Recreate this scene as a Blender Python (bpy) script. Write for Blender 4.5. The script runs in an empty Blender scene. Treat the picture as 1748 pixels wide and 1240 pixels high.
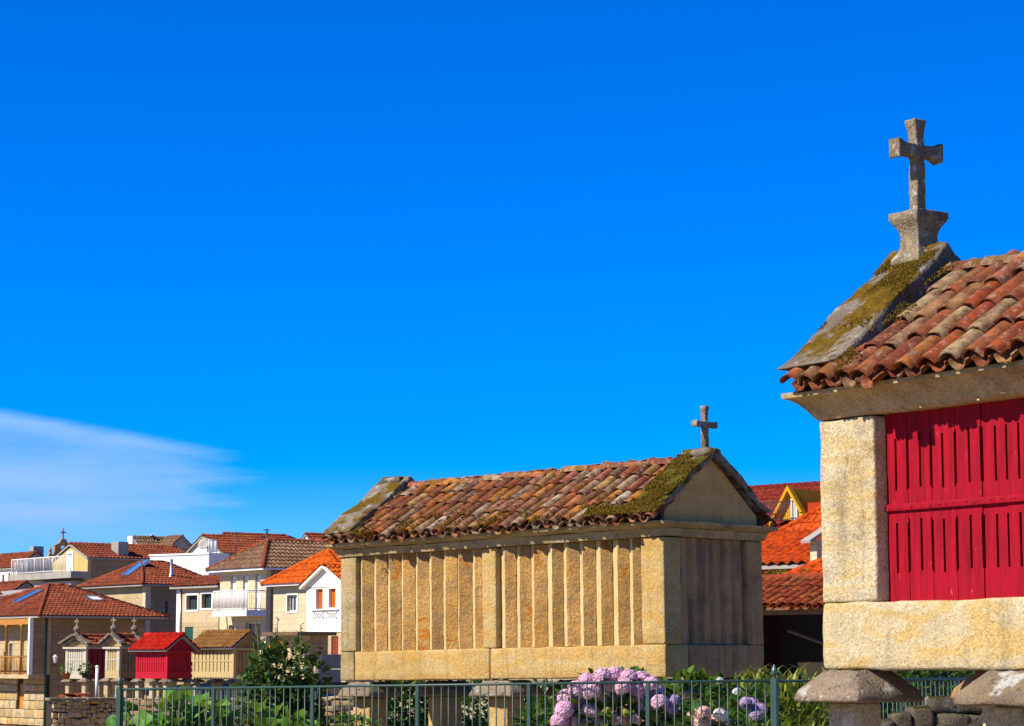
import bpy, bmesh, math, random
from mathutils import Vector, Matrix, noise
rnd = random.Random(11)
scn = bpy.context.scene
col = scn.collection
pi = math.pi
CZ = 1.6                     # eye height; all heights below are relative to the eye unless said otherwise

# ------------------------------------------------------------------ camera
FPX, PITCH = 4000.0, 0.1262
cd = bpy.data.cameras.new('camera'); cam = bpy.data.objects.new('camera', cd); col.objects.link(cam)
cam.location = (0, 0, CZ); cam.rotation_euler = (pi/2 + PITCH, 0, 0)
cd.sensor_width = 36; cd.lens = FPX/1748*36; cd.clip_start = 0.1; cd.clip_end = 20000
scn.camera = cam
scn.render.resolution_x, scn.render.resolution_y = 1024, 726

def at(px, py, Y):
    """world point at distance Y whose place in the photograph is (px, py)"""
    a = (px-874)/FPX; b = (620-py)/FPX
    dy = math.cos(PITCH) - b*math.sin(PITCH); dz = math.sin(PITCH) + b*math.cos(PITCH)
    return Vector((a*Y/dy, Y, CZ + dz*Y/dy))
def pxx(P):
    z = P.z-CZ; d = P.y*math.cos(PITCH)+z*math.sin(PITCH)
    return 874+FPX*P.x/d

# ------------------------------------------------------------------ sky and sun
SUN_AZ, SUN_EL = math.radians(22), math.radians(41)
sdir = Vector((-math.cos(SUN_AZ)*math.cos(SUN_EL), -math.sin(SUN_AZ)*math.cos(SUN_EL), math.sin(SUN_EL)))
w = bpy.data.worlds.new('World'); scn.world = w; w.use_nodes = True
nt = w.node_tree; nt.nodes.clear()
def nd(nt, typ, **kw):
    n = nt.nodes.new(typ)
    for k, v in kw.items():
        if k.startswith('i_'):
            n.inputs[int(k[2:])].default_value = v
        else: setattr(n, k, v)
    return n
def mth(nt, op, a, b=None, c=None, clamp=False):
    n = nt.nodes.new('ShaderNodeMath'); n.operation = op; n.use_clamp = clamp
    for i, v in enumerate((a, b, c)):
        if v is None: continue
        if isinstance(v, (int, float)): n.inputs[i].default_value = v
        else: nt.links.new(v, n.inputs[i])
    return n.outputs[0]
def mixc(nt, fac, a, b, mode='MIX'):
    n = nt.nodes.new('ShaderNodeMix'); n.data_type = 'RGBA'; n.blend_type = mode
    for s, v in ((n.inputs[0], fac), (n.inputs[6], a), (n.inputs[7], b)):
        if isinstance(v, (int, float)): s.default_value = v
        elif isinstance(v, (tuple, list)): s.default_value = (*v[:3], 1)
        else: nt.links.new(v, s)
    return n.outputs[2]
def sstep(nt, v, lo, hi):
    n = nt.nodes.new('ShaderNodeMapRange'); n.interpolation_type = 'SMOOTHSTEP'
    nt.links.new(v, n.inputs[0]); n.inputs[1].default_value = lo; n.inputs[2].default_value = hi
    return n.outputs[0]
sky = nd(nt, 'ShaderNodeTexSky', sky_type='NISHITA', sun_disc=False, sun_elevation=SUN_EL,
         sun_rotation=math.atan2(sdir.x, sdir.y) % (2*pi), altitude=0, air_density=0.8, dust_density=0.0, ozone_density=6.0)
hs = nd(nt, 'ShaderNodeHueSaturation'); hs.inputs['Hue'].default_value = SKY_HUE = 0.5
hs.inputs['Saturation'].default_value = 1.72; hs.inputs['Value'].default_value = 1.0
nt.links.new(sky.outputs[0], hs.inputs['Color'])
tc = nd(nt, 'ShaderNodeTexCoord'); sp = nd(nt, 'ShaderNodeSeparateXYZ'); nt.links.new(tc.outputs['Generated'], sp.inputs[0])
az = mth(nt, 'ARCTAN2', sp.outputs[0], sp.outputs[1]); el = mth(nt, 'ARCSINE', sp.outputs[2])
mp = nd(nt, 'ShaderNodeMapping'); nt.links.new(tc.outputs['Generated'], mp.inputs[0]); mp.inputs['Scale'].default_value = (11, 11, 75)
mp.inputs['Rotation'].default_value = (0, .12, 0)
cn = nd(nt, 'ShaderNodeTexNoise'); nt.links.new(mp.outputs[0], cn.inputs[0]); cn.inputs['Scale'].default_value = 1.0; cn.inputs['Detail'].default_value = 6
cnv = mth(nt, 'SUBTRACT', cn.outputs[0], 0.5)
# a thin wedge of high cirrus low in the sky, pointing right
top = mth(nt, 'SUBTRACT', mth(nt, 'MULTIPLY_ADD', az, -0.165, 0.0695), el)          # >0 below its upper edge
m_top = sstep(nt, mth(nt, 'MULTIPLY_ADD', cnv, 0.006, top), 0.0, 0.006)
m_right = sstep(nt, mth(nt, 'MULTIPLY_ADD', cnv, 0.11, mth(nt, 'MULTIPLY', az, -1)), 0.108, 0.142)
m_bot = sstep(nt, mth(nt, 'MULTIPLY_ADD', cnv, 0.02, el), 0.030, 0.072)
m_left = sstep(nt, az, -0.9, -0.5)
m_cl = mth(nt, 'MULTIPLY', mth(nt, 'MULTIPLY', m_top, m_right), mth(nt, 'MULTIPLY', m_bot, m_left))
m_cl = mth(nt, 'MULTIPLY', m_cl, mth(nt, 'MULTIPLY_ADD', cnv, 1.6, 0.66), clamp=True)
skyt = mixc(nt, 1.0, hs.outputs[0], (0.62, 0.98, 1.55), 'MULTIPLY')
skyc = mixc(nt, m_cl, skyt, (2.5, 4.6, 8.8))
bg = nd(nt, 'ShaderNodeBackground'); nt.links.new(skyc, bg.inputs[0]); bg.inputs[1].default_value = 0.072
wo = nd(nt, 'ShaderNodeOutputWorld'); nt.links.new(bg.outputs[0], wo.inputs[0])
sl = bpy.data.lights.new('sun', 'SUN'); sl.energy = 5.0; sl.angle = math.radians(0.5); sl.color = (1.0, 0.91, 0.74)
so = bpy.data.objects.new('sun', sl); col.objects.link(so); so.rotation_euler = sdir.to_track_quat('Z', 'Y').to_euler(); so.location = (-40, -20, 60)
vs = scn.view_settings; vs.view_transform = 'Standard'; vs.look = 'None'; vs.exposure = 0.80; vs.gamma = 1.0

# ------------------------------------------------------------------ mesh helpers
class MB:
    def __init__(s): s.v = []; s.f = []; s.m = []
    def add(s, vs, fs, mi=0, M=None):
        o = len(s.v)
        s.v += [tuple(M @ Vector(p)) for p in vs] if M is not None else [tuple(p) for p in vs]
        s.f += [tuple(i+o for i in f) for f in fs]; s.m += [mi]*len(fs); return s
    def box(s, a, b, mi=0, M=None):
        (x0, y0, z0), (x1, y1, z1) = a, b
        return s.add([(x0,y0,z0),(x1,y0,z0),(x1,y1,z0),(x0,y1,z0),(x0,y0,z1),(x1,y0,z1),(x1,y1,z1),(x0,y1,z1)],
              [(0,3,2,1),(4,5,6,7),(0,1,5,4),(1,2,6,5),(2,3,7,6),(3,0,4,7)], mi, M)
    def tube(s, pts, r, seg=8, mi=0, cap=True):
        pts = [Vector(p) for p in pts]; n = len(pts); rs = r if isinstance(r, (list, tuple)) else [r]*n
        V = []; F = []
        for i, p in enumerate(pts):
            t = (pts[min(i+1, n-1)]-pts[max(i-1, 0)]).normalized()
            a = t.orthogonal().normalized() if abs(t.z) < .999 else Vector((1, 0, 0)); 
            if i and abs(t.z) < .999: a = (pa - t*pa.dot(t)).normalized()
            pa = a; b = t.cross(a)
            for k in range(seg):
                q = 2*pi*k/seg; V.append(p + (a*math.cos(q)+b*math.sin(q))*rs[i])
        for i in range(n-1):
            for k in range(seg):
                F.append((i*seg+k, i*seg+(k+1) % seg, (i+1)*seg+(k+1) % seg, (i+1)*seg+k))
        if cap: F.append(tuple(range(seg-1, -1, -1))); F.append(tuple((n-1)*seg+k for k in range(seg)))
        return s.add(V, F, mi)
    def lathe(s, prof, seg=16, mi=0, c=(0, 0), sq=None):
        V = []; F = []
        for r, z in prof:
            for k in range(seg):
                q = 2*pi*(k+.5)/seg; e = 1
                if sq: e = 1/max(abs(math.cos(q)), abs(math.sin(q)))**sq
                V.append((c[0]+r*e*math.cos(q), c[1]+r*e*math.sin(q), z))
        n = len(prof)
        for i in range(n-1):
            for k in range(seg): F.append((i*seg+k, i*seg+(k+1) % seg, (i+1)*seg+(k+1) % seg, (i+1)*seg+k))
        F.append(tuple(range(seg-1, -1, -1))); F.append(tuple((n-1)*seg+k for k in range(seg)))
        return s.add(V, F, mi)
    def prism(s, poly, f0, f1, mi=0):
        """closed prism: poly is a list of 2D points, f0/f1 map one to 3D on either end"""
        n = len(poly); V = [f0(p) for p in poly]+[f1(p) for p in poly]
        F = [tuple(range(n-1, -1, -1)), tuple(range(n, 2*n))]+[(i, (i+1) % n, n+(i+1) % n, n+i) for i in range(n)]
        return s.add(V, F, mi)
    def rough(s, amp, freq, seed=0):
        o = Vector((seed*7.3, seed*3.1, seed*5.7))
        s.v = [tuple(Vector(p)+noise.noise_vector(Vector(p)*freq+o)*amp+noise.noise_vector(Vector(p)*freq*3.1+o)*amp*.4) for p in s.v]; return s
    def mesh(s, name, mats, smooth=False, fix=False):
        me = bpy.data.meshes.new(name); me.from_pydata(s.v, [], s.f)
        for m in (mats if isinstance(mats, (list, tuple)) else [mats]): me.materials.append(m)
        me.polygons.foreach_set('material_index', s.m)
        if smooth is True: me.polygons.foreach_set('use_smooth', [True]*len(s.f))
        if fix:
            b = bmesh.new(); b.from_mesh(me); bmesh.ops.recalc_face_normals(b, faces=b.faces); b.to_mesh(me); b.free()
        if smooth and smooth is not True: me.set_sharp_from_angle(angle=math.radians(smooth)); me.polygons.foreach_set('use_smooth', [True]*len(s.f))
        me.update(); return me
    def build(s, name, mats, parent=None, smooth=False, fix=False, loc=None, rot=None, kind=None):
        return put(name, s.mesh(name, mats, smooth, fix), parent, loc, rot, kind)
def put(name, me, parent=None, loc=None, rot=None, kind=None, M=None):
    o = bpy.data.objects.new(name, me); col.objects.link(o); o.parent = parent
    if M is not None: o.matrix_local = M
    if loc is not None: o.location = loc
    if rot is not None: o.rotation_euler = rot
    if kind: o['kind'] = kind
    return o
def tag(o, label, cat, group=None):
    o['label'] = label; o['category'] = cat
    if group: o['group'] = group
    return o
def thing(name, label, cat, loc=(0, 0, 0), rotz=0, group=None, roty=0):
    o = put(name, None, None, loc, (0, roty, rotz)); o.empty_display_size = .2
    return tag(o, label, cat, group)

def lines(d, res, r):
    n = max(1, int(round((d-2*r)/res)))
    return [0, r*.35]+[r+(d-2*r)*i/n for i in range(n+1)]+[d-r*.35, d]
def stone(dx, dy, dz, res=.09, r=.02, amp=.006, seed=0, freq=5.0, warp=None, mb=None, at0=(0, 0, 0)):
    """a hewn block: rounded arrises, uneven faces; corner at at0"""
    X, Y, Z = lines(dx, res, r), lines(dy, res, r), lines(dz, res, r)
    nx, ny, nz = len(X)-1, len(Y)-1, len(Z)-1
    idx = {}; V = []; F = []
    so_ = Vector((seed*13.7, seed*5.3, seed*9.1)); D = (dx, dy, dz)
    def vi(i, j, k):
        if (i, j, k) in idx: return idx[i, j, k]
        p = Vector((X[i], Y[j], Z[k])); q = Vector([min(max(p[a], r), D[a]-r) for a in range(3)])
        n = (p-q); n = n.normalized() if n.length > 1e-9 else Vector((0, 0, 1))
        p = q+n*r
        h = noise.noise(p*freq+so_)+.5*noise.noise(p*freq*2.7+so_)+.35*noise.noise(p*freq*7+so_)
        p = p+n*amp*h
        if warp: p = Vector(warp(p))
        idx[i, j, k] = len(V); V.append((p[0]+at0[0], p[1]+at0[1], p[2]+at0[2])); return idx[i, j, k]
    for i in range(nx):
        for j in range(ny):
            F.append((vi(i,j,0), vi(i,j+1,0), vi(i+1,j+1,0), vi(i+1,j,0))); F.append((vi(i,j,nz), vi(i+1,j,nz), vi(i+1,j+1,nz), vi(i,j+1,nz)))
    for i in range(nx):
        for k in range(nz):
            F.append((vi(i,0,k), vi(i+1,0,k), vi(i+1,0,k+1), vi(i,0,k+1))); F.append((vi(i,ny,k), vi(i,ny,k+1), vi(i+1,ny,k+1), vi(i+1,ny,k)))
    for j in range(ny):
        for k in range(nz):
            F.append((vi(0,j,k), vi(0,j,k+1), vi(0,j+1,k+1), vi(0,j+1,k))); F.append((vi(nx,j,k), vi(nx,j+1,k), vi(nx,j+1,k+1), vi(nx,j,k+1)))
    mb = mb or MB(); mb.add(V, F); return mb
def panel(us, zs, hole, t, f):
    """wall sheet with openings: grid cells (us x zs), hole(i,j) True = open; f(u,z,w) maps to 3D, w 0..t inward"""
    mb = MB(); idx = {}; nu, nz = len(us)-1, len(zs)-1
    full = lambda i, j: 0 <= i < nu and 0 <= j < nz and not hole(i, j)
    def vi(i, j, k):
        if (i, j, k) not in idx: idx[i, j, k] = len(mb.v); mb.v.append(tuple(f(us[i], zs[j], t*k)))
        return idx[i, j, k]
    def face(*a): mb.f.append(a); mb.m.append(0)
    for i in range(nu):
        for j in range(nz):
            if not full(i, j): continue
            face(vi(i,j,0), vi(i+1,j,0), vi(i+1,j+1,0), vi(i,j+1,0)); face(vi(i,j,1), vi(i,j+1,1), vi(i+1,j+1,1), vi(i+1,j,1))
            if not full(i-1, j): face(vi(i,j,0), vi(i,j+1,0), vi(i,j+1,1), vi(i,j,1))
            if not full(i+1, j): face(vi(i+1,j,0), vi(i+1,j,1), vi(i+1,j+1,1), vi(i+1,j+1,0))
            if not full(i, j-1): face(vi(i,j,0), vi(i,j,1), vi(i+1,j,1), vi(i+1,j,0))
            if not full(i, j+1): face(vi(i,j+1,0), vi(i+1,j+1,0), vi(i+1,j+1,1), vi(i,j+1,1))
    return mb

# ------------------------------------------------------------------ materials
def mat(name, rough=.85, spec=.25):
    m = bpy.data.materials.new(name); m.use_nodes = True; b = m.node_tree.nodes['Principled BSDF']
    b.inputs['Roughness'].default_value = rough; b.inputs['Specular IOR Level'].default_value = spec
    return m, m.node_tree, b
def coords(nt, jitter=True, scale=(1, 1, 1), rot=(0, 0, 0)):
    t = nd(nt, 'ShaderNodeTexCoord'); v = t.outputs['Object']
    if jitter:
        oi = nd(nt, 'ShaderNodeObjectInfo'); a = nd(nt, 'ShaderNodeVectorMath', operation='ADD')
        nt.links.new(v, a.inputs[0]); nt.links.new(mth(nt, 'MULTIPLY', oi.outputs['Random'], 37.0), a.inputs[1]); v = a.outputs[0]
    if scale != (1, 1, 1) or rot != (0, 0, 0):
        m = nd(nt, 'ShaderNodeMapping'); nt.links.new(v, m.inputs[0]); m.inputs['Scale'].default_value = scale; m.inputs['Rotation'].default_value = rot; v = m.outputs[0]
    return v
def nz(nt, v, scale, detail=4, rough=.55, dist=0):
    n = nd(nt, 'ShaderNodeTexNoise'); nt.links.new(v, n.inputs[0]); n.inputs['Scale'].default_value = scale
    n.inputs['Detail'].default_value = detail; n.inputs['Roughness'].default_value = rough; n.inputs['Distortion'].default_value = dist
    return n.outputs[0]
def ramp(nt, fac, *stops):
    n = nd(nt, 'ShaderNodeValToRGB'); nt.links.new(fac, n.inputs[0]); e = n.color_ramp.elements
    while len(e) < len(stops): e.new(.5)
    for el_, (p, c) in zip(e, stops):
        el_.position = p; el_.color = (*(c if isinstance(c, (tuple, list)) else (c, c, c)), 1)
    return n.outputs[0]
def bump(nt, b, h, strength=.5, dist=.01):
    n = nd(nt, 'ShaderNodeBump'); n.inputs['Strength'].default_value = strength; n.inputs['Distance'].default_value = dist
    nt.links.new(h, n.inputs['Height']); nt.links.new(n.outputs[0], b.inputs['Normal'])
def plain(name, c, rough=.7, var=.12, scale=6, spec=.25, metal=0, bmp=.15):
    m, nt, b = mat(name, rough, spec); v = coords(nt)
    n = nz(nt, v, scale, 5)
    nt.links.new(ramp(nt, n, (.3, tuple(x*(1-var) for x in c)), (.7, tuple(min(1, x*(1+var)) for x in c))), b.inputs['Base Color'])
    b.inputs['Metallic'].default_value = metal
    if bmp: bump(nt, b, nz(nt, v, scale*8, 3), bmp, .005)
    return m
def granite(name, c1, c2, vein=None, veinamt=.6, speck=.35, bmp=.6, moss=0, mosscol=(.10, .075, .012), lichen=0, dark=0, sc=1.0, rust=None, bscale=45, moss_up=True, streak=.25, var=.0):
    m, nt, b = mat(name, .92, .15); v = coords(nt)
    c = ramp(nt, nz(nt, v, 2.2*sc, 5, .6), (.32, c1), (.68, c2))
    if vein:
        vv = coords(nt, True, (1.1*sc, 1.1*sc, 4.5*sc), (.2, .55, .3))
        f = ramp(nt, nz(nt, vv, 1.5, 4, .55, 1.2), (.47, 0), (.60, 1))
        c = mixc(nt, mth(nt, 'MULTIPLY', f, veinamt), c, vein)
    if rust:
        vv = coords(nt, True, (.8, .8, 2.2), (0, .35, 0))
        f = ramp(nt, mth(nt, 'ABSOLUTE', mth(nt, 'SUBTRACT', nz(nt, vv, 1.3, 2, .4), .52)), (0.0, 1), (.020, 0))
        f = mth(nt, 'MULTIPLY', f, ramp(nt, nz(nt, v, 1.3, 1), (.50, 0), (.58, .85)))
        c = mixc(nt, f, c, rust)
    if dark:
        f = ramp(nt, nz(nt, v, 3.1*sc, 6, .65), (.50, 0), (.66, 1))
        c = mixc(nt, mth(nt, 'MULTIPLY', f, dark), c, (.075, .068, .06))
    if lichen:
        f = ramp(nt, nz(nt, v, 8*sc, 6, .7), (.55, 0), (.62, 1)); c = mixc(nt, mth(nt, 'MULTIPLY', f, lichen), c, (.46, .45, .41))
        f = ramp(nt, nz(nt, v, 21*sc, 4, .7), (.60, 0), (.66, 1)); c = mixc(nt, mth(nt, 'MULTIPLY', f, lichen), c, (.05, .045, .04))
    if var:
        oi = nd(nt, 'ShaderNodeObjectInfo'); c = mixc(nt, 1.0, c, ramp(nt, mth(nt, 'FRACT', mth(nt, 'MULTIPLY', oi.outputs['Random'], 7.3)), (0, (1-var, 1-var, 1-var)), (.5, (1, .96, .9)), (1, (1+var, 1+var*.7, 1+var*.5))), 'MULTIPLY')
    if streak:
        vz = coords(nt, True, (7*sc, 7*sc, .55)); f = ramp(nt, nz(nt, vz, 1.6, 5, .65), (.50, 0), (.72, 1)); c = mixc(nt, mth(nt, 'MULTIPLY', f, streak), c, (.10, .085, .065))
    if speck:
        s0 = ramp(nt, nz(nt, v, 42, 3, .7), (.38, .72), (.5, 1.0), (.64, 1.15)); c = mixc(nt, speck, c, s0, 'MULTIPLY')
        s1 = ramp(nt, nz(nt, v, 95, 2, .6), (.34, .35), (.48, 1.0), (.66, 1.3)); c = mixc(nt, speck, c, s1, 'MULTIPLY')
    hb = mth(nt, 'ADD', nz(nt, v, bscale, 4, .7), mth(nt, 'MULTIPLY', nz(nt, v, bscale*.25, 4, .6), 1.2))
    if moss:
        g = nd(nt, 'ShaderNodeNewGeometry'); s = nd(nt, 'ShaderNodeSeparateXYZ'); nt.links.new(g.outputs['Normal'], s.inputs[0])
        n1 = nz(nt, v, 3.2*sc, 5, .6)
        if moss_up: n1 = mth(nt, 'MULTIPLY_ADD', s.outputs[2], .16, n1)
        f = ramp(nt, n1, (.74-.32*moss, 0), (.80-.32*moss, 1))
        mc = ramp(nt, nz(nt, v, 26, 4, .7), (.3, tuple(x*.45 for x in mosscol)), (.55, mosscol), (.75, tuple(x*1.7 for x in mosscol)))
        c = mixc(nt, f, c, mc); hb = mth(nt, 'ADD', hb, mth(nt, 'MULTIPLY', f, nz(nt, v, 70, 3, .8)))
    nt.links.new(c, b.inputs['Base Color']); bump(nt, b, hb, bmp, .012)
    return m
def tile_mat(name, cols, lichen=.6, moss=.4, bmp=.5, sc=1.0, mosscol=(.14, .075, .012)):
    m, nt, b = mat(name, .9, .15); oi = nd(nt, 'ShaderNodeObjectInfo'); v = coords(nt)
    r = nd(nt, 'ShaderNodeValToRGB'); nt.links.new(oi.outputs['Random'], r.inputs[0]); r.color_ramp.interpolation = 'CONSTANT'
    e = r.color_ramp.elements
    while len(e) < len(cols): e.new(.5)
    for i, c in enumerate(cols): e[i].position = i/len(cols); e[i].color = (*c, 1)
    c = mixc(nt, ramp(nt, nz(nt, v, 8*sc, 6, .7), (.36, 0), (.60, .85)), r.outputs[0], (.11, .032, .016))
    f = ramp(nt, nz(nt, v, 19*sc, 6, .75), (.54, 0), (.66, 1)); c = mixc(nt, mth(nt, 'MULTIPLY', f, lichen), c, (.36, .31, .23))
    f = ramp(nt, nz(nt, v, 11*sc, 6, .75), (.55, 0), (.64, 1)); c = mixc(nt, mth(nt, 'MULTIPLY', f, lichen), c, (.055, .038, .028))
    f = ramp(nt, nz(nt, v, 5*sc, 5, .65), (.53, 0), (.62, 1)); c = mixc(nt, mth(nt, 'MULTIPLY', f, moss), c, mosscol)
    nt.links.new(c, b.inputs['Base Color']); bump(nt, b, mth(nt, 'ADD', nz(nt, v, 60*sc, 4, .7), nz(nt, v, 14*sc, 4)), bmp, .008)
    return m
def field_mat(name, c1, c2, c3, sc=1.0):
    """far roofs: colour varies tile by tile"""
    m, nt, b = mat(name, .85, .2); g = nd(nt, 'ShaderNodeNewGeometry'); v = coords(nt)
    c = ramp(nt, nz(nt, v, .9*sc, 5, .7), (.3, c1), (.55, c2), (.75, c3))
    k = ramp(nt, nz(nt, v, 6*sc, 2, .5), (.34, .45), (.66, 1.35)); c = mixc(nt, .85, c, k, 'MULTIPLY')
    nt.links.new(c, b.inputs['Base Color']); bump(nt, b, nz(nt, v, 25, 3), .2, .01); return m
def ashlar(name, c1, c2, mortar, bw=.7, bh=.32, ms=.012, dirt=.35, dcol=(.09, .08, .07)):
    m, nt, b = mat(name, .9, .15); t = nd(nt, 'ShaderNodeTexCoord'); s = nd(nt, 'ShaderNodeSeparateXYZ'); nt.links.new(t.outputs['Object'], s.inputs[0])
    cb = nd(nt, 'ShaderNodeCombineXYZ'); nt.links.new(mth(nt, 'ADD', s.outputs[0], s.outputs[1]), cb.inputs[0]); nt.links.new(s.outputs[2], cb.inputs[1])
    br = nd(nt, 'ShaderNodeTexBrick'); nt.links.new(cb.outputs[0], br.inputs[0]); br.inputs['Scale'].default_value = 1
    br.inputs['Color1'].default_value = (*c1, 1); br.inputs['Color2'].default_value = (*c2, 1); br.inputs['Mortar'].default_value = (*mortar, 1)
    br.inputs['Mortar Size'].default_value = ms; br.inputs['Brick Width'].default_value = bw; br.inputs['Row Height'].default_value = bh
    v = t.outputs['Object']
    f = ramp(nt, nz(nt, v, .9, 6, .65), (.5, 0), (.7, 1)); c = mixc(nt, mth(nt, 'MULTIPLY', f, dirt), br.outputs[0], dcol)
    c = mixc(nt, .5, c, ramp(nt, nz(nt, v, 9, 4), (.3, .75), (.7, 1.2)), 'MULTIPLY')
    nt.links.new(c, b.inputs['Base Color']); bump(nt, b, mth(nt, 'ADD', br.outputs[1], nz(nt, v, 20, 3)), -.25, .01); return m
def stucco(name, c, dirt=.3, dcol=(.16, .13, .1), bmp=.15):
    m, nt, b = mat(name, .9, .15); v = coords(nt)
    vz = coords(nt, True, (1, 1, .25))
    c_ = ramp(nt, nz(nt, v, 1.3, 5), (.3, tuple(x*.88 for x in c)), (.7, c))
    f = ramp(nt, nz(nt, vz, 1.2, 6, .65), (.52, 0), (.75, 1)); c_ = mixc(nt, mth(nt, 'MULTIPLY', f, dirt), c_, dcol)
    nt.links.new(c_, b.inputs['Base Color']); bump(nt, b, nz(nt, v, 30, 3), bmp, .01); return m
def leaf_mat(name, c1, c2, c3, trans=.25, rough=.5):
    m, nt, b = mat(name, rough, .2); g = nd(nt, 'ShaderNodeNewGeometry'); oi = nd(nt, 'ShaderNodeObjectInfo')
    rr = mth(nt, 'FRACT', mth(nt, 'ADD', g.outputs['Random Per Island'], oi.outputs['Random']))
    c = ramp(nt, rr, (0, c1), (.5, c2), (1, c3))
    nt.links.new(c, b.inputs['Base Color'])
    tr = nd(nt, 'ShaderNodeBsdfTranslucent'); nt.links.new(mixc(nt, .5, c, (.25, .32, .03)), tr.inputs[0])
    mx = nd(nt, 'ShaderNodeMixShader'); mx.inputs[0].default_value = trans
    nt.links.new(b.outputs[0], mx.inputs[1]); nt.links.new(tr.outputs[0], mx.inputs[2])
    nt.links.new(mx.outputs[0], nt.nodes['Material Output'].inputs[0]); return m
def glass_mat(name, c=(.03, .04, .05)):
    m, nt, b = mat(name, .06, .6); b.inputs['Base Color'].default_value = (*c, 1); return m

MG = dict(
 tan=granite('granite_tan', (.50, .34, .13), (.60, .44, .20), (.55, .29, .06), .45, .5, .7, lichen=.14, dark=.20, streak=.35),
 slat=granite('granite_slat', (.40, .22, .07), (.52, .32, .12), (.30, .20, .10), .5, .6, 1.0, rust=(.46, .13, .008), dark=.35, bscale=32, var=.22, streak=.5),
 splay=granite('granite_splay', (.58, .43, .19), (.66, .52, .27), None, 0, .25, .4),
 pale=granite('granite_pale', (.54, .43, .25), (.62, .53, .36), (.55, .36, .11), .5, .55, .8, dark=.42, lichen=.22, streak=.35),
 beam=granite('granite_banded', (.54, .44, .26), (.60, .51, .33), (.56, .36, .10), .65, .5, .7, dark=.16, lichen=.10),
 grey=granite('granite_grey', (.17, .13, .085), (.34, .27, .18), None, 0, .5, .9, lichen=.8, dark=.7, moss=.16, mosscol=(.10, .07, .012), sc=1.8),
 coping=granite('granite_mossy', (.15, .12, .09), (.25, .205, .16), None, 0, .4, .9, moss=.50, mosscol=(.15, .088, .008), lichen=.75, dark=.45),
 coping2=granite('granite_mossy_green', (.18, .145, .105), (.28, .235, .18), None, 0, .4, .9, moss=.62, mosscol=(.10, .085, .010), lichen=.8, dark=.35),
 cap=granite('granite_lichen', (.19, .145, .10), (.31, .24, .17), (.4, .26, .10), .3, .5, .9, lichen=.95, dark=.55, sc=.6),
 shade=granite('granite_shaded', (.42, .24, .105), (.54, .33, .155), None, 0, .4, .7, dark=.4, lichen=.2, streak=.75),  # browner stone for shaded faces: shade sits in the colour, streaks are stain
 cornice=granite('granite_cornice', (.40, .29, .15), (.50, .38, .20), (.38, .26, .09), .5, .5, .7, dark=.45, lichen=.3, moss=.10, streak=.35),
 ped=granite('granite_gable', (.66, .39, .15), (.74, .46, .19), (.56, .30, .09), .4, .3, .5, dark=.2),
 rubble=granite('rubble_stone', (.50, .37, .19), (.62, .50, .30), (.50, .30, .09), .5, .4, .8, dark=.2, lichen=.15, var=.2),
 rubdark=granite('rubble_mossy_shaded', (.09, .072, .05), (.15, .12, .08), None, 0, .4, .9, moss=.35, mosscol=(.05, .05, .012), lichen=.4, dark=.5),  # moss is real growth; base stone darkened to imitate shade
 shadefill=plain('dark_core', (.03, .022, .016)),  # near-black colour stands in for shade in gaps and hollow interiors
)
OLD = [(.42, .12, .04), (.48, .17, .06), (.30, .08, .035), (.42, .20, .12), (.33, .15, .09), (.52, .21, .045), (.36, .26, .17), (.16, .06, .03), (.48, .36, .22), (.40, .13, .08), (.46, .29, .11), (.14, .09, .05), (.54, .46, .34)]
MT1 = tile_mat('old_tile_lichened', OLD, .85, .75)
MT2 = tile_mat('old_tile', [(.40, .085, .03), (.38, .12, .05), (.28, .09, .045), (.40, .22, .10), (.33, .09, .04), (.32, .19, .11), (.38, .14, .045), (.38, .075, .028), (.22, .055, .03), (.40, .29, .16), (.34, .12, .07)], .7, .45)
MTR = tile_mat('shed_tile', [(.40, .07, .02), (.44, .10, .03), (.33, .055, .02), (.46, .13, .04)], .18, .12, mosscol=(.10, .04, .01))
F_RED = field_mat('roof_red_brown', (.14, .042, .022), (.28, .068, .030), (.34, .13, .075))
F_BRN = field_mat('roof_grey_brown', (.17, .085, .045), (.25, .14, .08), (.30, .20, .13))
F_ORG = field_mat('roof_orange', (.56, .085, .010), (.62, .11, .012), (.60, .13, .02))
F_DRK = field_mat('roof_dark_red', (.20, .028, .018), (.26, .038, .022), (.28, .06, .035))
F_SCR = field_mat('roof_scarlet', (.46, .022, .014), (.54, .030, .020), (.50, .05, .035))
F_MOS = field_mat('roof_mossy', (.20, .12, .035), (.36, .17, .055), (.27, .10, .04), 2.5)
F_OR2 = field_mat('roof_orange_red', (.50, .06, .016), (.56, .085, .02), (.52, .12, .035))
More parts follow.
